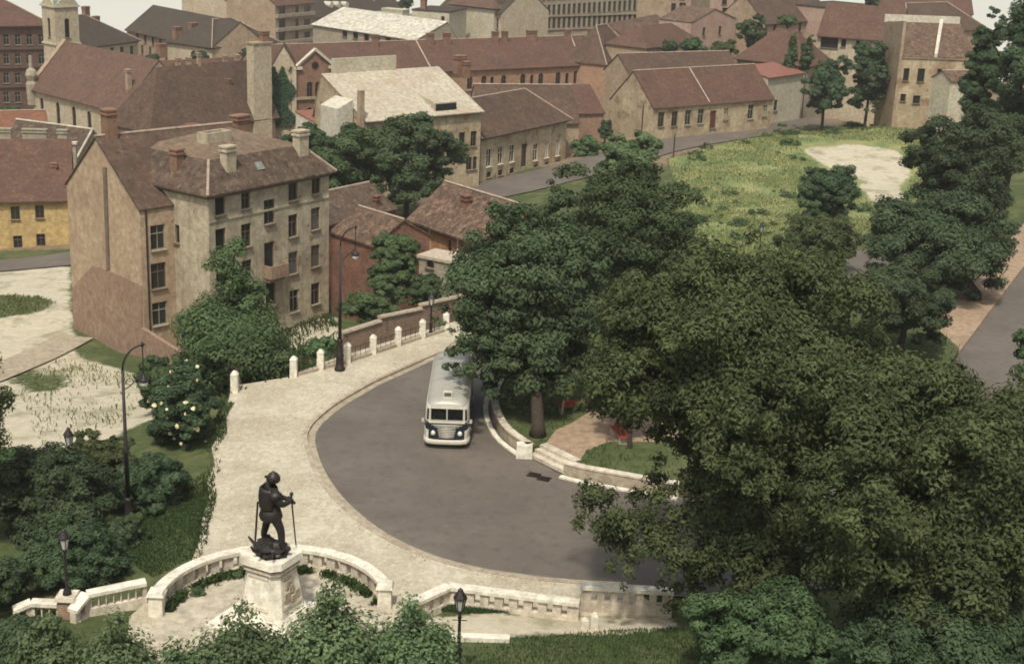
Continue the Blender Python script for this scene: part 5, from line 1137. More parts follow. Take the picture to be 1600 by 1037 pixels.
f0 = R_[0]; low = [p for p in f0 if p[2] < 1.6]; up = [p for p in f0 if p[2] > 1.5]
mb = MB(); mb.poly([low[3], low[2], low[1], low[0], low[-1], low[-2], low[-3], low[-4]]); mb.build('front_panel', 'bus_blue', bus, rel=False)
outer = [Vector((p[0], p[2], 0)) for p in up]; holes = [[Vector((x, z_, 0)) for x, z_ in ((s0, 1.70), (s1, 1.70), (s1, 2.36), (s0, 2.36))] for s0, s1 in ((-.88, -.035), (.035, .88))]
tri = tessellate_polygon([outer, *holes]); allp = outer+holes[0]+holes[1]; mb = MB(); mb.v = [(p.x, 0, p.y) for p in allp]
for t_ in tri: mb.f.append(list(t_)); mb.mi.append(0)
mb.build('windscreen_surround', 'bus_cream', bus, rel=False)
for s0, s1 in ((-.88, -.035), (.035, .88)):
    mb = MB(); mb.box(s0, s1, .01, .02, 1.70, 2.36); ws = mb.build('windscreen', 'bus_glass', bus, rel=False)
    mb = MB(); mb.box(s0, s1, -.025, .03, 1.66, 1.70); mb.box(s0, s1, -.025, .03, 2.36, 2.40); mb.box(s0-.03, s0, -.025, .03, 1.66, 2.40); mb.box(s1, s1+.03, -.025, .03, 1.66, 2.40); put(bpy.data.objects.new('windscreen_frame', mb.mesh('windscreen_frame', 'chrome')), ws)
for sx in (-1, 1):      # curved corner panes and side windows
    mb = MB(); mb.hexa([(sx*1.0, .005, 1.72), (sx*1.1, .09, 1.72), (sx*1.08, .09, 2.34), (sx*.98, .005, 2.34)], [(sx*1.02, -.01, 1.72), (sx*1.115, .075, 1.72), (sx*1.095, .075, 2.34), (sx*.995, -.01, 2.34)]); mb.build('corner_pane', 'glass_dark', bus, rel=False)
    for k in range(7):
        y0 = .75+k*1.1; mb = MB(); mb.hexa([(sx*1.24, y0, 1.62), (sx*1.24, y0+.95, 1.62), (sx*1.2, y0+.95, 2.32), (sx*1.2, y0, 2.32)], [(sx*1.262, y0, 1.62), (sx*1.262, y0+.95, 1.62), (sx*1.222, y0+.95, 2.32), (sx*1.222, y0, 2.32)]); mb.build('side_window', 'glass_dark', bus, rel=False)
    for y0 in (1.9, 6.7):
        wr = bpy.data.objects.new('wheel', None); wr.location = (sx*1.1, y0, .48); put(wr, bus)
        def disc(prof_):
            m_ = MB(); m_.ring([[(x, r2*math.cos(a), r2*math.sin(a)) for a in np.linspace(0, 2*math.pi, 20, endpoint=False)] for x, r2 in prof_]); return m_
        put(bpy.data.objects.new('tyre', disc([(-.13, .3), (-.13, .44), (-.08, .48), (.12, .48), (.17, .44), (.17, .3)]).mesh('tyre', 'rubber', smooth=False)), wr)
        put(bpy.data.objects.new('hub', disc([(sx*.14, .29), (sx*.185, .25), (sx*.19, .1), (sx*.23, .06)]).mesh('hub', 'bus_cream')), wr)
    mb = MB()
    for y0 in (1.9, 6.7): mb.ring([[(sx*1.235, y0+r2*math.cos(a), .48+r2*math.sin(a)) for a in np.linspace(0, math.pi, 12)]+[(sx*1.258, y0+r2*math.cos(a), .48+r2*math.sin(a)) for a in np.linspace(math.pi, 0, 12)] for r2 in (.5, .6)])
    mb.build('wheel_arch', 'rubber', bus, rel=False)
    mb = MB(); mb.ring([[(sx*(hw+.03), y_-.02, z_) for y_, hw in ((.02, .99), (.08, 1.09), (.25, 1.18), (.6, 1.235))]+[(sx*(hw-.02), y_, z_) for y_, hw in ((.6, 1.235), (.25, 1.18), (.08, 1.09), (.02, .99))] for z_ in (.58, .75, .95, 1.1)]); mb.build('corner_trim', 'bus_cream', bus, rel=False)
    mb = MB(); mb.ring([[(sx*.74+r2*math.cos(a), y_, .93+r2*math.sin(a)) for a in np.linspace(0, 2*math.pi, 14, endpoint=False)] for r2, y_ in ((.135, .02), (.135, -.06), (.1, -.085), (.095, -.07))]); hl = mb.build('headlight', 'chrome', bus, rel=False)
    mb = MB(); mb.ring([[(sx*.74+r2*math.cos(a), y_, .93+r2*math.sin(a)) for a in np.linspace(0, 2*math.pi, 12, endpoint=False)] for r2, y_ in ((.094, -.068), (.06, -.1), (.01, -.11))]); put(bpy.data.objects.new('lens', mb.mesh('lens', 'lamp_white')), hl)
    mb = MB(); mb.tube([(sx*1.1, .12, 1.5), (sx*1.32, 0, 1.62)], .015, 4); mb.box(sx*1.32-.07, sx*1.32+.07, -.02, .02, 1.56, 1.78); mb.build('mirror', 'chrome', bus, rel=False)
gr = bpy.data.objects.new('grille', None); put(gr, bus)
for k in range(8):
    z_ = .66+k*.102; w_ = .42+.02*k+(.16 if k > 5 else 0)+(.14 if k == 7 else 0); mb = MB()
    mb.hexa([(-w_, -.015, z_), (0, -.05, z_-.03), (w_, -.015, z_), (w_, .005, z_), (-w_, .005, z_)], [(-w_, -.05, z_+.042), (0, -.09, z_+.012), (w_, -.05, z_+.042), (w_, .005, z_+.042), (-w_, .005, z_+.042)]); put(bpy.data.objects.new('grille_bar', mb.mesh('grille_bar', 'chrome')), gr)
mb = MB(); mb.box(-.3, .3, -.1, -.055, 1.40, 1.45); mb.build('badge', 'chrome', bus, rel=False)
mb = MB(); mb.box(-.99, .99, -.035, -.002, 1.52, 1.60); mb.build('belt_trim', 'bus_cream', bus, rel=False)
bp = [(-1.27, .75), (-1.24, .25), (-1.1, -.02), (-.8, -.14), (-.4, -.18), (.4, -.18), (.8, -.14), (1.1, -.02), (1.24, .25), (1.27, .75)]
mb = MB(); mb.ring([[(x*1.0, y_, .32), (x*1.02, y_-.03, .4), (x*1.02, y_-.03, .52), (x, y_, .6), (x*.94, y_+.06, .58), (x*.94, y_+.06, .34)] for x, y_ in bp]); mb.build('bumper', 'bus_cream', bus, rel=False)
mb = MB(); mb.box(-.24, .24, .38, .62, 2.86, 3.2); db = mb.build('destination_box', 'bus_cream', bus, rel=False)
mb = MB(); mb.box(-.19, .19, .37, .379, 2.95, 3.16); put(bpy.data.objects.new('destination_blind', mb.mesh('destination_blind', 'glass_grey')), db)
mb = MB(); mb.box(-1.1, 1.1, .1, 8.6, .5, .6); mb.build('floor', 'seat_leather', bus, rel=False)
mb = MB(); mb.box(-.72, -.28, .95, 1.4, .6, 1.05); mb.box(-.72, -.28, 1.36, 1.45, 1.05, 1.6); mb.build('driver_seat', 'seat_leather', bus, rel=False)
mb = MB(); mb.tube([(-.5+.22*math.cos(a), .52+.1*math.sin(a), 1.42+.2*math.sin(a)) for a in np.linspace(0, 2*math.pi, 17)], .018, 5); mb.tube([(-.5, .3, .7), (-.5, .52, 1.42)], .025, 5); mb.build('steering_wheel', 'rubber', bus, rel=False)
mb = MB(); mb.box(-.95, .95, .12, .35, .6, 1.62); mb.build('dashboard', 'seat_leather', bus, rel=False)
for k in range(3):
    mb = MB(); mb.box(-1.05, -.2, 2.4+k*1.2, 2.5+k*1.2, .6, 1.75); mb.box(.2, 1.05, 2.4+k*1.2, 2.5+k*1.2, .6, 1.75); mb.build('seat_row', 'seat_leather', bus, rel=False)
dr = empty('person', (BX-.5, BY+1.15, 1.06), 'bus driver in white shirt seated behind the split windscreen', 'person')
J = [(0, .0, .12, .15), (0, .02, .35, .15), (0, 0, .56, .17, .13), (0, 0, .70, .06), (0, -.02, .84, .1), (-.2, 0, .56, .08), (-.27, -.2, .36, .055), (-.2, -.5, .42, .045), (.2, 0, .56, .08), (.27, -.2, .36, .055), (.2, -.5, .42, .045), (-.1, -.25, .1, .09), (-.13, -.48, .05, .07), (-.13, -.55, -.35, .05), (.1, -.25, .1, .09), (.13, -.48, .05, .07), (.13, -.55, -.35, .05)]
skin('torso', J, [(0, 1), (1, 2), (2, 3), (3, 4), (2, 5), (5, 6), (6, 7), (2, 8), (8, 9), (9, 10), (0, 11), (11, 12), (12, 13), (0, 14), (14, 15), (15, 16)], 'shirt', dr)
mb = MB(); mb.lathe(0, -.02, [(.06, .72), (.095, .78), (.105, .86), (.09, .94), (.04, .985)], 10); mb.box(-.02, .02, -.15, -.1, .83, .88); mb.build('face', 'skin', dr, True, rel=False)
mb = MB(); mb.lathe(0, .01, [(.11, .88), (.115, .93), (.09, .99), (.03, 1.02)], 10); mb.build('hair', 'hair', dr, True, rel=False)

# ------------------------------------------------------------------ trees and shrubs
def leaf_mesh(name, lobes, n, size, mat, seed, droop=.0, clumps=16, aspect=.55, spread=.34, shell=.82, quad=False):
    g = np.random.default_rng(seed); L_ = np.array(lobes, float); k = len(L_)
    wt = (L_[:, 3]*L_[:, 4]+L_[:, 4]*L_[:, 5]+L_[:, 3]*L_[:, 5]); nc = np.maximum(5, (clumps*wt/wt.mean()).astype(int)); li = np.repeat(np.arange(k), nc)
    d = g.normal(size=(len(li), 3)); d[:, 2] += .35; d /= np.linalg.norm(d, axis=1)[:, None]
    rr = shell*(.75+.35*g.random(len(li)))
    cc = L_[li, :3]+d*L_[li, 3:]*rr[:, None]; cr = spread*L_[li, 3:].mean(1)*(.7+.6*g.random(len(li))); ct = g.random(len(li))
    w_ = cr**2; ci = g.choice(len(li), n, p=w_/w_.sum())
    v = g.normal(size=(n, 3)); v /= np.linalg.norm(v, axis=1)[:, None]
    rad_ = g.random(n)**(1/2.6); p = cc[ci]+v*(cr[ci]*rad_)[:, None]*np.array([1.1, 1.1, .72]); p[:, 2] -= droop*cr[ci]*g.random(n)**2*1.5
    nrm = v*1.25+d[ci]*.35+g.normal(size=(n, 3))*.38; nrm[:, 2] += .6; nrm /= np.linalg.norm(nrm, axis=1)[:, None]
    t_ = np.cross(nrm, g.normal(size=(n, 3))); t_[:, 2] -= .3; t_ -= nrm*(t_*nrm).sum(1)[:, None]; t_ /= np.linalg.norm(t_, axis=1)[:, None]; b = np.cross(nrm, t_)
    s_ = size*(.65+.7*g.random(n))[:, None]
    if quad:
        V = np.stack([p-t_*s_*.5, p+b*s_*aspect*.5-nrm*s_*.1, p+t_*s_*.5-nrm*s_*.12, p-b*s_*aspect*.5-nrm*s_*.1], 1).reshape(-1, 3); k = 4
    else:
        V = np.stack([p-t_*s_*.45-b*s_*aspect*.55, p+b*s_*aspect*.6-t_*s_*.3, p+t_*s_*.65-nrm*s_*.12], 1).reshape(-1, 3); k = 3
    me = np_mesh(name, V, np.arange(k*n).reshape(n, k), [mat])
    ti = me.attributes.new('tint', 'FLOAT', 'FACE'); ti.data.foreach_set('value', np.clip(.55*ct[ci]+.45*g.random(n), 0, 1).astype(np.float32))
    return me
def px_ell(x0, y0, x1, y1, Y):
    c = atY((x0+x1)/2, (y0+y1)/2, Y); k = ((c-CAM)@CF)/F; rx = (x1-x0)/2*k; hp = (y1-y0)/2*k
    dep = math.atan2(H-c[2], Y); rz = math.sqrt(max(hp**2-(rx*math.sin(dep))**2, (.6*hp)**2))/math.cos(dep); return c, rx*1.04, rz*1.06
def make_lobes(c, rx, rz, n, seed, kind='round', lr=.40):
    g = random.Random(seed); out = []
    for i in range(n):
        if kind == 'round':
            zz = 1-2*(i+.5)/n; a = i*2.39996+g.uniform(-.5, .5); rh = math.sqrt(max(0, 1-zz*zz)); v = Vector((rh*math.cos(a), rh*math.sin(a), zz))
            v += Vector((g.uniform(-.25, .25), g.uniform(-.25, .25), g.uniform(-.2, .2))); v *= g.uniform(.8, 1.05)
            r_ = lr*g.uniform(.72, 1.25); q = v*(1.04-r_)
            out.append((c[0]+q.x*rx, c[1]+q.y*rx*.95, c[2]+q.z*rz, r_*rx*1.05, r_*rx*1.05, r_*min(rz, rx*1.3)*.95))
        elif kind == 'column':
            u = (i+.5)/n; w_ = math.sin(math.pi*min(1, .22+u*.74))**.7*g.uniform(.85, 1.1)
            out.append((c[0]+g.uniform(-.3, .3)*rx, c[1]+g.uniform(-.3, .3)*rx, c[2]+(2*u-1)*rz*.9, rx*.85*w_, rx*.85*w_, max(rz/n*3.2, rx*.8)))
        elif kind == 'plume':
            a = g.uniform(0, 2*math.pi); rr = g.random()**.6; hgt = 1-.75*rr*g.uniform(.6, 1.1); zz = c[2]-rz+2*rz*hgt*g.uniform(.35, .93)
            out.append((c[0]+math.cos(a)*rr*rx*.72, c[1]+math.sin(a)*rr*rx*.72, zz, rx*.24, rx*.24, rz*.26))
    if kind == 'round': out.append((c[0], c[1], c[2], rx*.6, rx*.6, rz*.6))
    if kind == 'plume': out.append((c[0], c[1], c[2]+rz*.62, rx*.2, rx*.2, rz*.36)); out.append((c[0], c[1], c[2]-rz*.3, rx*.7, rx*.7, rz*.6))
    return out
def tree(name, label, box, Y, leaves, size, mat, seed, nl=14, cat='tree', group=None, kind='round', base=None, tr=.25, extra=(), droop=0, limbs=7, lr=.40, clumps=16, bark='bark', sink=.15, spread=.34, aspect=.55, quad=False, grow=1.0):
    c, rx, rz = px_ell(*box, Y); rx *= grow; rz *= grow; lobes = make_lobes(c, rx, rz, nl, seed, kind, lr)
    for (px, py, rp, dY) in extra:
        q = atY(px, py, Y+dY); k = ((q-CAM)@CF)/F*rp; lobes.append((*q, k, k, k*.85))
    b = np.array(base if base is not None else (c[0], c[1], 0.0)); b = np.array([b[0], b[1], gz(b[0], b[1]) if base is None or len(base) < 3 else base[2]])
    r_ = empty(name, (b[0], b[1], b[2]), label, cat, group)
    g = random.Random(seed); mb = MB(); zs = b[2]-sink; top = np.array([c[0], c[1], c[2]+rz*.35]); mid = np.array([b[0]*.6+c[0]*.4+g.uniform(-.2, .2)*tr*4, b[1]*.6+c[1]*.4, max((zs+c[2])*.5, b[2]+.2)])
    mb.tube([(b[0], b[1], zs), (b[0], b[1], zs+tr*2), mid, (c[0], c[1], c[2]-rz*.05), top], [tr*1.5, tr*1.05, tr*.85, tr*.55, tr*.15], 9)
    tk = mb.build('trunk', bark, r_, True)
    order = sorted(range(len(lobes)), key=lambda i: -lobes[i][3])[:limbs]
    for i in order:
        l_ = lobes[i]; st_ = mid*.45+np.array([c[0], c[1], c[2]-rz*.1])*.55; e_ = np.array(l_[:3]); m_ = (st_+e_)/2+np.array([0, 0, -.08*rz])
        mb = MB(); mb.tube([st_, m_, e_, e_+(e_-m_)*.4], [tr*.45, tr*.33, tr*.2, tr*.06], 6); child('limb', mb, bark, tk, r_.location)
    me = leaf_mesh('crown', lobes, int(leaves*1.5), size*.86, mat, seed, droop, clumps, aspect, spread, quad=quad); me.transform(Matrix.Translation(-Vector(r_.location)))
    put(bpy.data.objects.new('crown', me), r_, kind='stuff')
    return r_, lobes
def shrub(label, box, Y, leaves, size, mat, seed, nl=9, name='shrub', group=None, **k):
    return tree(name, label, box, Y, leaves, size, mat, seed, nl, 'shrub', group, tr=k.pop('tr', .07), limbs=k.pop('limbs', 5), **k)

b = at(840, 680, IZ)
tree('chestnut_tree', 'huge dark horse chestnut overhanging the bus and the island corner', (705, 318, 955, 612), 79, 75000, .27, 'leaf_chestnut', 11, 22, base=(b[0], b[1], IZ), tr=.36, limbs=12,
     extra=[(722, 560, 36, -3), (700, 500, 26, -1), (712, 440, 36, 0), (760, 590, 40, -3), (725, 585, 28, -5), (850, 585, 48, -2), (895, 565, 44, 0), (930, 540, 40, 1), (800, 345, 46, 0), (880, 340, 45, 1), (845, 640, 24, -1), (800, 600, 44, -1), (840, 622, 36, -2), (780, 545, 50, -3), (740, 520, 44, -3), (830, 560, 60, -3), (760, 480, 55, -3)])
tree('chestnut_tree', 'broad mid green horse chestnut standing behind the darker one at the vacant lot', (865, 255, 1100, 470), 101, 52000, .30, 'leaf_mid', 12, 18, tr=.32, extra=[(900, 290, 40, 0), (1070, 320, 34, 0), (1075, 390, 36, 0), (868, 300, 26, 2), (1000, 270, 36, 0)])
tree('young_tree', 'pale bright green young tree rising beside the street by vacant lot', (928, 200, 1032, 300), 133, 24000, .33, 'leaf_pale', 13, 12, tr=.2)
tree('acacia_tree', 'enormous foreground acacia with feathery drooping sprays over the road bend', (930, 392, 1430, 745), 54, 190000, .22, 'leaf_acacia', 14, 34, tr=.45, limbs=14, droop=.5, lr=.30, clumps=22, aspect=.5, base=(at(1250, 985, 0)[0], at(1250, 985, 0)[1]),
     extra=[(930, 780, 45, -1), (915, 830, 34, -1), (985, 830, 60, -1), (970, 890, 34, -1.5), (1030, 770, 50, 0), (1090, 840, 75, -1), (1060, 920, 40, -1), (930, 600, 48, 0), (960, 510, 50, 0), (1000, 450, 50, 0), (1100, 420, 60, 0), (1180, 860, 80, -2), (1190, 400, 50, 1), (1300, 430, 55, 1), (1130, 770, 70, -1), (1200, 760, 70, -1), (1050, 860, 55, -2), (1140, 880, 60, -2), (1240, 830, 70, -2), (1060, 715, 50, 0), (1230, 690, 60, -2), (960, 850, 36, -1)])
q = at(984, 699, IZ); tree('young_acacia', 'young acacia with thin dark trunk beside the end on bench', (925, 505, 1050, 655), 74, 16000, .2, 'leaf_acacia', 57, 10, base=(q[0], q[1], IZ), tr=.13)
tree('acacia_tree', 'dark spreading acacia at the roadside right of the enormous one', (1240, 560, 1700, 1010), 49, 110000, .23, 'leaf_acacia', 15, 28, tr=.4, limbs=12, droop=.5, lr=.31, clumps=20, aspect=.5, extra=[(1480, 620, 55, 1), (1560, 600, 50, 2), (1400, 620, 60, 1), (1580, 680, 60, 0)])
shrub('dark thicket at the end of the raised balustrade under the acacias', (1070, 890, 1330, 1090), 47.5, 34000, .2, 'leaf_mid', 16, 14, name='thicket')
shrub('dark thicket below the right hand acacia', (1290, 900, 1640, 1100), 45.5, 34000, .2, 'leaf_dark', 17, 14, name='thicket')
tree('roadside_tree', 'dark roadside chestnut with bare trunk standing on the upper road pavement', (1350, 285, 1582, 462), 110, 42000, .31, 'leaf_dark', 18, 15, base=tuple(at(1526, 468, .1)), tr=.3, extra=[(1400, 400, 50, -2), (1470, 440, 40, -2)])
tree('roadside_tree', 'tall dark chestnut next to the poplars above the sandy patch', (1402, 165, 1606, 345), 132, 42000, .34, 'leaf_dark', 19, 15, tr=.35)
tree('roadside_tree', 'dark low crowned tree between acacia and roadside chestnut', (1330, 395, 1500, 540), 92, 32000, .28, 'leaf_dark', 20, 12, tr=.25)
tree('poplar_tree', 'tall dark poplar beside the ruined tenement', (1508, 20, 1572, 215), 150, 26000, .33, 'leaf_dark', 21, 12, kind='column', tr=.3, limbs=3)
tree('poplar_tree', 'tallest dark poplar at the upper road beyond the chestnuts', (1548, -70, 1650, 250), 140, 42000, .33, 'leaf_dark', 22, 14, kind='column', tr=.35, limbs=3)
shrub('dark round tree shrub at the edge of sandy patch on vacant lot', (1240, 250, 1352, 352), 150, 18000, .33, 'leaf_dark', 23, 10, tr=.15)
shrub('olive brown bush in front of the dark round shrub on the vacant lot', (1208, 330, 1345, 410), 128, 16000, .3, 'leaf_acacia', 24, 10, tr=.12)
tree('courtyard_tree', 'dark round tree beside the white gabled shed', (1252, 80, 1330, 190), 226, 12000, .5, 'leaf_dark', 25, 10, tr=.25)
tree('courtyard_tree', 'dark tall tree against the ruined tenement fire wall', (1326, 48, 1394, 186), 231, 13000, .5, 'leaf_dark', 26, 11, tr=.25)
tree('cypress_tree', 'slim pale cypress in front of hip roofed house', (1226, 56, 1247, 114), 243, 4000, .45, 'leaf_mid', 27, 8, kind='column', tr=.12, limbs=1)
tree('cypress_tree', 'slim darker cypress between hip roofed house and cream gallery house', (1251, 60, 1274, 112), 243, 4000, .45, 'leaf_mid', 28, 8, kind='column', tr=.12, limbs=1)
tree('round_tree', 'large round dark tree in front of the white roofed house', (556, 170, 716, 316), 162, 42000, .40, 'leaf_chestnut', 29, 17, tr=.35)
tree('round_tree', 'wide mid green tree between tenement roof and white roofed house', (478, 196, 622, 320), 156, 30000, .40, 'leaf_mid', 30, 14, tr=.3)
tree('round_tree', 'small rounded tree just behind the tenement chimney', (448, 188, 520, 250), 168, 12000, .42, 'leaf_dark', 31, 8, tr=.2)
tree('feathery_tree', 'bright green feathery tree with pointed shoots before the tenement front', (268, 382, 458, 618), 87, 62000, .24, 'leaf_bright', 32, 46, kind='plume', tr=.22, spread=.5, clumps=9, base=(at(375, 606, -.3)[0], at(375, 606, -.3)[1]))
tree('garden_tree', 'small light green garden tree below the orange house', (574, 356, 664, 486), 108, 22000, .28, 'leaf_bright', 33, 12, tr=.16)
shrub('light green bush between garden tree and brick wall', (535, 442, 628, 512), 101, 14000, .26, 'leaf_bright', 34, 9)
shrub('loose green bush behind the brick wall below the pale hut', (625, 428, 700, 482), 105, 9000, .27, 'leaf_mid', 35, 8)
shrub('small bush behind the stone post fence', (470, 526, 525, 566), 88.5, 5000, .22, 'leaf_bright', 36, 6)
r_, lb = shrub('dark rounded rose bush dotted with cream blossoms beside the pavement', (226, 572, 354, 706), 74, 34000, .2, 'leaf_dark', 37, 14)
g = np.random.default_rng(8); V = []; Fq = []
for i in range(34):
    l_ = lb[g.integers(len(lb))]; v = g.normal(size=3); v[1] = -abs(v[1]); v[2] = abs(v[2]); v /= np.linalg.norm(v); q = np.array(l_[:3])+v*np.array(l_[3:])*1.12; s_ = .07+.08*g.random()
    for k in range(5):
        a = g.normal(size=3); a /= np.linalg.norm(a); b2 = np.cross(a, v); b2 /= np.linalg.norm(b2); n0 = len(V); o_ = q+a*s_*.3; V += [o_-a*s_, o_+b2*s_, o_+a*s_, o_-b2*s_]; Fq.append((n0, n0+1, n0+2, n0+3))
me = np_mesh('blossoms', np.array(V)-np.array(r_.location), np.array(Fq), ['blossom']); put(bpy.data.objects.new('blossoms', me), r_, kind='stuff')
shrub('green bush growing up against the low courtyard wall', (210, 545, 300, 640), 82, 14000, .22, 'leaf_mid', 38, 9)
shrub('wide dense shrub left of the tall lamp', (-30, 690, 185, 860), 63, 46000, .2, 'leaf_dark', 39, 18)
shrub('dense shrub right behind the tall lamp', (165, 700, 306, 822), 65.5, 30000, .2, 'leaf_dark', 40, 14)
shrub('low dense shrub around the pier lantern', (35, 806, 212, 945), 57, 34000, .18, 'leaf_dark', 41, 14)
shrub('olive shrub with loose top next to the buried lantern', (90, 668, 215, 760), 68, 20000, .2, 'leaf_acacia', 45, 11)
shrub('leafy shrub beside the sandy ground left of the lawn', (-60, 690, 70, 800), 68, 16000, .2, 'leaf_mid', 42, 9)
shrub('small low shrub at the foot of the tall lamp', (150, 800, 230, 868), 60.5, 9000, .18, 'leaf_dark', 46, 7)
shrub('dark shrub below the low stair balustrade', (-80, 860, 60, 960), 54, 18000, .18, 'leaf_dark', 43, 9)
shrub('dark shrub between low stair balustrade and pale shrubs', (-40, 950, 110, 1090), 48, 18000, .18, 'leaf_dark', 47, 9)
tree('willow_branch', 'hanging brownish willow foliage at the edge of the sandy ground', (-130, 470, 26, 740), 60, 20000, .2, 'leaf_acacia', 44, 12, droop=1.5, tr=.2)
for i, (bx, Yd, nlv, sd, lb_) in enumerate((((5, 940, 140, 1110), 44.5, 7000, 50, 'pale leafed shrub below the stair balustrade'), ((110, 945, 250, 1110), 44, 7000, 51, 'pale leafed shrub beside the terrace paving'), ((290, 930, 460, 1110), 43, 8500, 52, 'pale leafed shrub in front of the pedestal steps'), ((420, 900, 610, 1110), 43.5, 11000, 53, 'tall pale leafed shrub in front of the curved balustrade end'), ((560, 915, 728, 1110), 43.5, 9500, 54, 'pale leafed shrub left of the rusty capped lantern'), ((225, 985, 335, 1110), 42, 4000, 55, 'small pale shrub on the slope below the terrace'))):
    shrub(lb_, bx, Yd, nlv, .2, 'leaf_pale', sd, 26, group='shrubs on the slope below the statue', kind='plume', tr=.05, spread=.75, clumps=7, aspect=.6, limbs=14, quad=True)
tree('overhanging_tree', 'light green tree leaning over the upper road', (1578, 480, 1700, 640), 62, 14000, .22, 'leaf_mid', 56, 8, tr=.2, base=(27, 61.5))
# far greenery
for bx, Yd, nlv, mt, sd, lb_ in (((-20, 165, 44, 205), 235, 5000, 'leaf_mid', 60, 'small tree between dark block and church wall'), ((225, 84, 252, 98), 285, 2000, 'leaf_dark', 61, 'small dark tree below slate house'), ((292, 80, 330, 104), 275, 3500, 'leaf_dark', 62, 'dark tree in front of grey roofed block'), ((372, 76, 402, 92), 275, 2500, 'leaf_dark', 63, 'dark tree by the tan end of grey roofed block'),
                                  ((620, -6, 650, 14), 395, 3000, 'leaf_dark', 64, 'dark tree crown beside slate mansard block'), ((1058, 58, 1104, 86), 262, 4500, 'leaf_mid', 65, 'flat topped tree on a leaning trunk in back yards'), ((1030, 62, 1062, 84), 264, 3000, 'leaf_dark', 66, 'dark bush tree next to brown roofed cottage'), ((1150, 18, 1198, 80), 275, 8000, 'leaf_mid', 67, 'green tree left of hip roofed house'), ((1112, 62, 1156, 90), 262, 4000, 'leaf_acacia', 68, 'low olive tree below ruined pink walls'), ((1210, 24, 1250, 42), 285, 3000, 'leaf_bright', 69, 'bright bush before the row of hill houses'), ((1350, -12, 1374, 16), 305, 3000, 'leaf_dark', 70, 'dark tree among the top hill houses'), ((885, 214, 938, 252), 202, 6000, 'leaf_bright', 71, 'overgrown garden bush right of the street house'), ((936, 186, 958, 220), 212, 3000, 'leaf_dark', 72, 'dark bush against pale gable of long cottage')):
    tree('distant_tree' if 'tree' in lb_ else 'distant_bush', lb_, bx, Yd, nlv, .5, mt, sd, 8, tr=.15, limbs=3)
def ivy(label, p0, e, n, w_, h_, z0, cnt, seed):
    g = np.random.default_rng(seed); r_ = empty('ivy', tuple(p0[:2])+(z0,), label, 'ivy'); u, v = g.random(cnt), g.random(cnt)
    edge = .5+.5*np.sin(v*9+seed)*.3; keep = (u < .82+.18*np.sin(v*13)) & (u > .1*np.sin(v*11+1)) & (v < .93+.07*np.sin(u*17)); u, v = u[keep], v[keep]; m = len(u)
    P = np.array(p0)[None, :2]+np.outer(u*w_, e)+np.outer(.06+.35*g.random(m), n); P = np.c_[P, z0+v*h_]
    nr = np.c_[np.tile(n, (m, 1)), np.full(m, .5)]+g.normal(size=(m, 3))*.4; nr /= np.linalg.norm(nr, axis=1)[:, None]; t_ = np.cross(nr, g.normal(size=(m, 3))); t_ /= np.linalg.norm(t_, axis=1)[:, None]; b = np.cross(nr, t_); s_ = .42
    V = np.stack([P-t_*s_*.5, P+b*s_*.35, P+t_*s_*.5, P-b*s_*.35], 1).reshape(-1, 3)-np.array(r_.location)
    me = np_mesh('leaves', V, np.arange(4*m).reshape(m, 4), ['leaf_ivy']); ti = me.attributes.new('tint', 'FLOAT', 'FACE'); ti.data.foreach_set('value', g.random(m).astype(np.float32)); put(bpy.data.objects.new('leaves', me), r_, kind='stuff')
    mb = MB()
    for k in range(4): mb.tube([(*(np.array(p0[:2])+e*w_*(.2+.2*k)+n*.06), z0-.5), (*(np.array(p0[:2])+e*w_*(.15+.23*k)+n*.06), z0+h_*.8)], .05, 4)
    mb.build('stems', 'bark', r_)
# ivy on the blank flank left of the gothic front, on its own supporting wall
q0 = atY(424, 104, 221); q1 = atY(463, 104, 221.5); e = (q1-q0)[:2]; wl_ = np.linalg.norm(e); e /= wl_; n = np.array([e[1], -e[0]]); zt = q0[2]; zb_ = atY(424, 196, 221)[2]
h = House('ivy_flank', 'pale gabled side wall carrying the ivy left of the gothic front', 'wall')
h.block(None, None, 0, 4, -18, 'plaster_cream', 'gableY', 3.2, 'roof_redbrown', .1, cornice=None, ridge=None, ze=zt, P0=(*q0[:2], zt), P1=(*q1[:2], zt))
ivy('thick green ivy covering the side wall left of gothic front', (q0[0], q0[1]), e, n, wl_*.96, zt-zb_, zb_, 5200, 4)

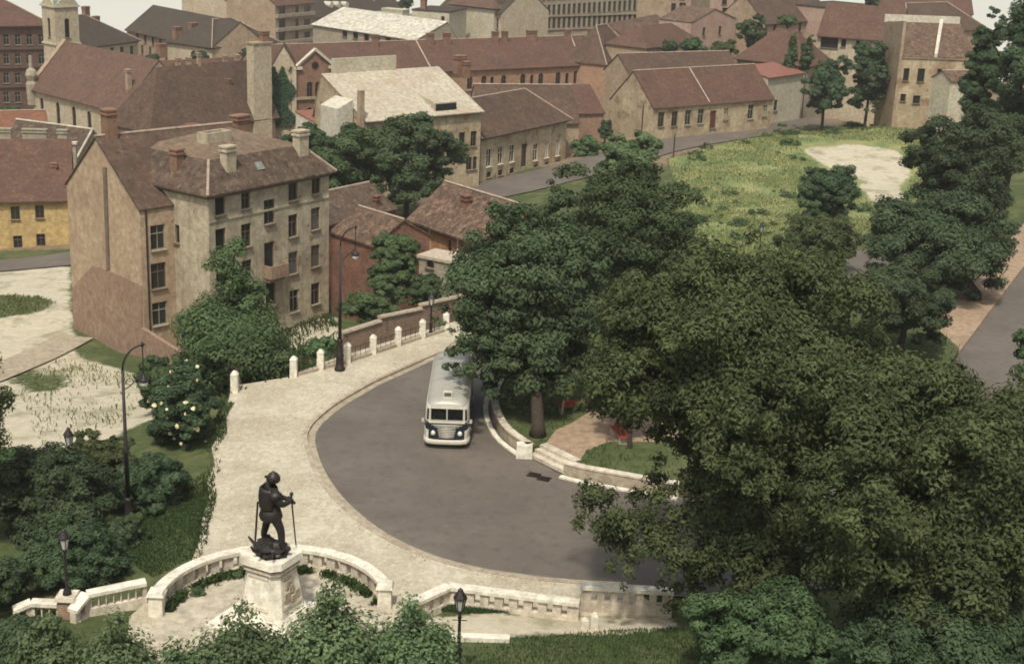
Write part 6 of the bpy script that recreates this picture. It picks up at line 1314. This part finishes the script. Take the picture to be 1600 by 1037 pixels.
# ------------------------------------------------------------------ grass, weeds
def scatter(name, polys, cnt, size, mat, seed, zoff=0.0, up=1.0, label=None, skip=(), zfix=None):
    g = np.random.default_rng(seed); pts = []
    for P in polys:
        P = np.asarray(P)[:, :2]; lo, hi = P.min(0), P.max(0); k = int(cnt*3); xy = lo+(hi-lo)*g.random((k, 2)); xy = xy[inpoly(xy[:, 0], xy[:, 1], P)][:cnt]; pts.append(xy)
    xy = np.vstack(pts)
    for P in skip: xy = xy[~inpoly(xy[:, 0], xy[:, 1], np.asarray(P))]
    nz = np.sin(xy[:, 0]*.55+1.3*np.sin(xy[:, 1]*.31))+np.sin(xy[:, 1]*.47+xy[:, 0]*.21); keep = nz+g.normal(size=len(xy))*.9 > -.55; xy = xy[keep]; m = len(xy)
    z = terrain_z(xy[:, 0], xy[:, 1])+zoff if zoff < .3 else np.full(m, zoff)
    if zfix is not None: z = np.full(m, zfix)
    p = np.c_[xy, z]; a = g.random(m)*2*math.pi; t_ = np.c_[g.normal(size=(m, 2))*.45, np.full(m, up)]; t_ /= np.linalg.norm(t_, axis=1)[:, None]; b = np.c_[np.cos(a), np.sin(a), np.zeros(m)]; s_ = (size*(.5+g.random(m)))[:, None]
    V = np.stack([p-b*s_*.12-(0, 0, .03), p+b*s_*.12-(0, 0, .03), p+t_*s_+b*s_*.16, p+t_*s_*1.1-b*s_*.16], 1).reshape(-1, 3)
    me = np_mesh(name, V, np.arange(4*m).reshape(m, 4), [mat]); ti = me.attributes.new('tint', 'FLOAT', 'FACE'); ti.data.foreach_set('value', np.clip(.5+.25*nz[keep]+.3*g.normal(size=m), 0, 1).astype(np.float32))
    put(bpy.data.objects.new(name, me), None, label, 'grass' if 'grass' in name else 'weeds', kind='stuff')
scatter('weeds', [LOT], 80000, .2, 'leaf_weed', 1, skip=[gpoly([(1240, 226), (1330, 220), (1405, 230), (1430, 270), (1410, 296), (1330, 282), (1285, 266)]), gpoly([(1330, 283), (1405, 288), (1425, 314), (1370, 322)])], label='rough yellow green weeds covering the vacant lot')
g = np.random.default_rng(12); lo, hi = LOT[:, :2].min(0), LOT[:, :2].max(0); xy = lo+(hi-lo)*g.random((400, 2)); xy = xy[inpoly(xy[:, 0], xy[:, 1], LOT)]
for P in (gpoly([(1235, 222), (1330, 216), (1410, 228), (1435, 270), (1410, 300), (1330, 286), (1280, 268)]),): xy = xy[~inpoly(xy[:, 0], xy[:, 1], P)]
xy = xy[:110]; lob = [(x, y, z+.1, r_*1.5, r_*1.2, r_*.55) for (x, y), z, r_ in zip(xy, terrain_z(xy[:, 0], xy[:, 1]), .35+1.0*g.random(len(xy))**2)]
put(bpy.data.objects.new('weeds', leaf_mesh('weeds', lob, 26000, .26, 'leaf_mid', 90, 0, 9)), None, 'taller green weed mounds among the grass of the vacant lot', 'weeds', kind='stuff')
scatter('grass', [gpoly([(560, 1000), (760, 1003), (1070, 985), (1200, 1000), (1200, 1090), (560, 1090)]), gpoly([(640, 958), (760, 950), (905, 955), (1050, 940), (1060, 955), (720, 964)])], 34000, .09, 'leaf_grass', 2, label='short green grass on the bank below the balustrade')
scatter('grass', [gpoly([(205, 830), (240, 790), (330, 730), (318, 800), (300, 872), (240, 905), (200, 880)])], 22000, .1, 'leaf_grass', 3, label='lawn grass between the shrubs and the cobbled pavement')
scatter('grass', [ISLE[:, :2]], 22000, .14, 'leaf_grass', 5, zoff=IZ, skip=[gpx], label='shaded lawn grass on the planted island')
scatter('weeds', [gpoly([(430, 520), (345, 590), (345, 640), (455, 595), (540, 560), (520, 490)]), gpoly([(540, 500), (700, 470), (690, 420), (540, 440)])], 9000, .3, 'leaf_grass', 6, label='weeds growing behind the stone post fence')
scatter('weeds', [gpoly([(0, 462), (60, 464), (88, 474), (70, 488), (0, 500)]), gpoly([(100, 560), (250, 600), (170, 690), (60, 700), (20, 600)])], 1500, .2, 'leaf_weed', 7, label='sparse weeds on the sandy ground below the tenement gable')
edge_px = [(298, 884), (312, 846), (317, 812), (327, 782), (324, 752), (336, 728), (331, 702), (345, 676), (343, 655), (357, 630)]
ep = resample([at(*q, .12) for q in edge_px], .6); eo = offset_line(ep, -.35); ei = offset_line(ep, .25)
scatter('grass', [np.vstack([eo, ei[::-1]])], 8000, .13, 'leaf_grass', 9, zfix=.115, label='ragged grass fringe creeping over the pavement edge')
k0, k1 = offset_line(kl, -.12), offset_line(kl, -.42)
scatter('weeds', [np.vstack([k0, k1[::-1]])], 1500, .07, 'leaf_grass', 10, zfix=.118, label='sparse weeds in the joints behind the kerb')
# weeds along the foot of the curved balustrade
g = np.random.default_rng(5); a = g.uniform(A0, A1, 5000); rr = 4.62-np.abs(g.normal(size=5000))*.16; P = np.c_[SX+rr*np.cos(a), SY+rr*np.sin(a)]; kp = np.sin(a*9)+np.sin(a*23)+g.normal(size=5000)*.5 > -.4; P = P[kp]; m = len(P)
p = np.c_[P, np.full(m, .14)]; t_ = np.c_[g.normal(size=(m, 2))*.5, np.ones(m)]; b = np.c_[g.normal(size=(m, 2)), np.zeros(m)]; b /= np.linalg.norm(b, axis=1)[:, None]; s_ = (.22*(.4+g.random(m)))[:, None]
V = np.stack([p-b*s_*.2, p+b*s_*.2, p+t_*s_+b*s_*.15, p+t_*s_-b*s_*.15], 1).reshape(-1, 3); me = np_mesh('weeds', V, np.arange(4*m).reshape(m, 4), ['leaf_grass']); ti = me.attributes.new('tint', 'FLOAT', 'FACE'); ti.data.foreach_set('value', g.random(m).astype(np.float32)); put(bpy.data.objects.new('weeds', me), None, 'weeds along the inner foot of the curved balustrade', 'weeds', kind='stuff')
for i, (px, py, rp) in enumerate(((308, 926, 15), (372, 896, 20), (395, 905, 12))):
    c_ = at(px, py, .14); lob = [(c_[0], c_[1], .2, rp/36, rp/36, .22)]; r_ = empty('weed_tuft', (c_[0], c_[1], .135), ('round', 'dense dark', 'small')[i]+' tuft of weeds on the terrace paving '+('away from the wall', 'at the foot of the wall', 'beside the pedestal back')[i], 'weeds')
    me = leaf_mesh('leaves', lob, 700, .14, 'leaf_mid', 80+i, 0, 10); me.transform(Matrix.Translation(-Vector(r_.location))); put(bpy.data.objects.new('leaves', me), r_, kind='stuff')

# ------------------------------------------------------------------ summer haze
mb = MB(); mb.box(-430, 430, -75, 525, -40, 45); hz_o = mb.build('haze', 'rubber', kind='stuff')
t = bpy.data.materials.new('haze'); t.use_nodes = True; n_ = t.node_tree; n_.nodes.clear(); vo = n_.nodes.new('ShaderNodeVolumePrincipled'); ou = n_.nodes.new('ShaderNodeOutputMaterial')
vo.inputs['Color'].default_value = (.93, .9, .84, 1); vo.inputs['Density'].default_value = .00025; vo.inputs['Anisotropy'].default_value = .2; n_.links.new(vo.outputs[0], ou.inputs['Volume'])
hz_o.data.materials.clear(); hz_o.data.materials.append(t)
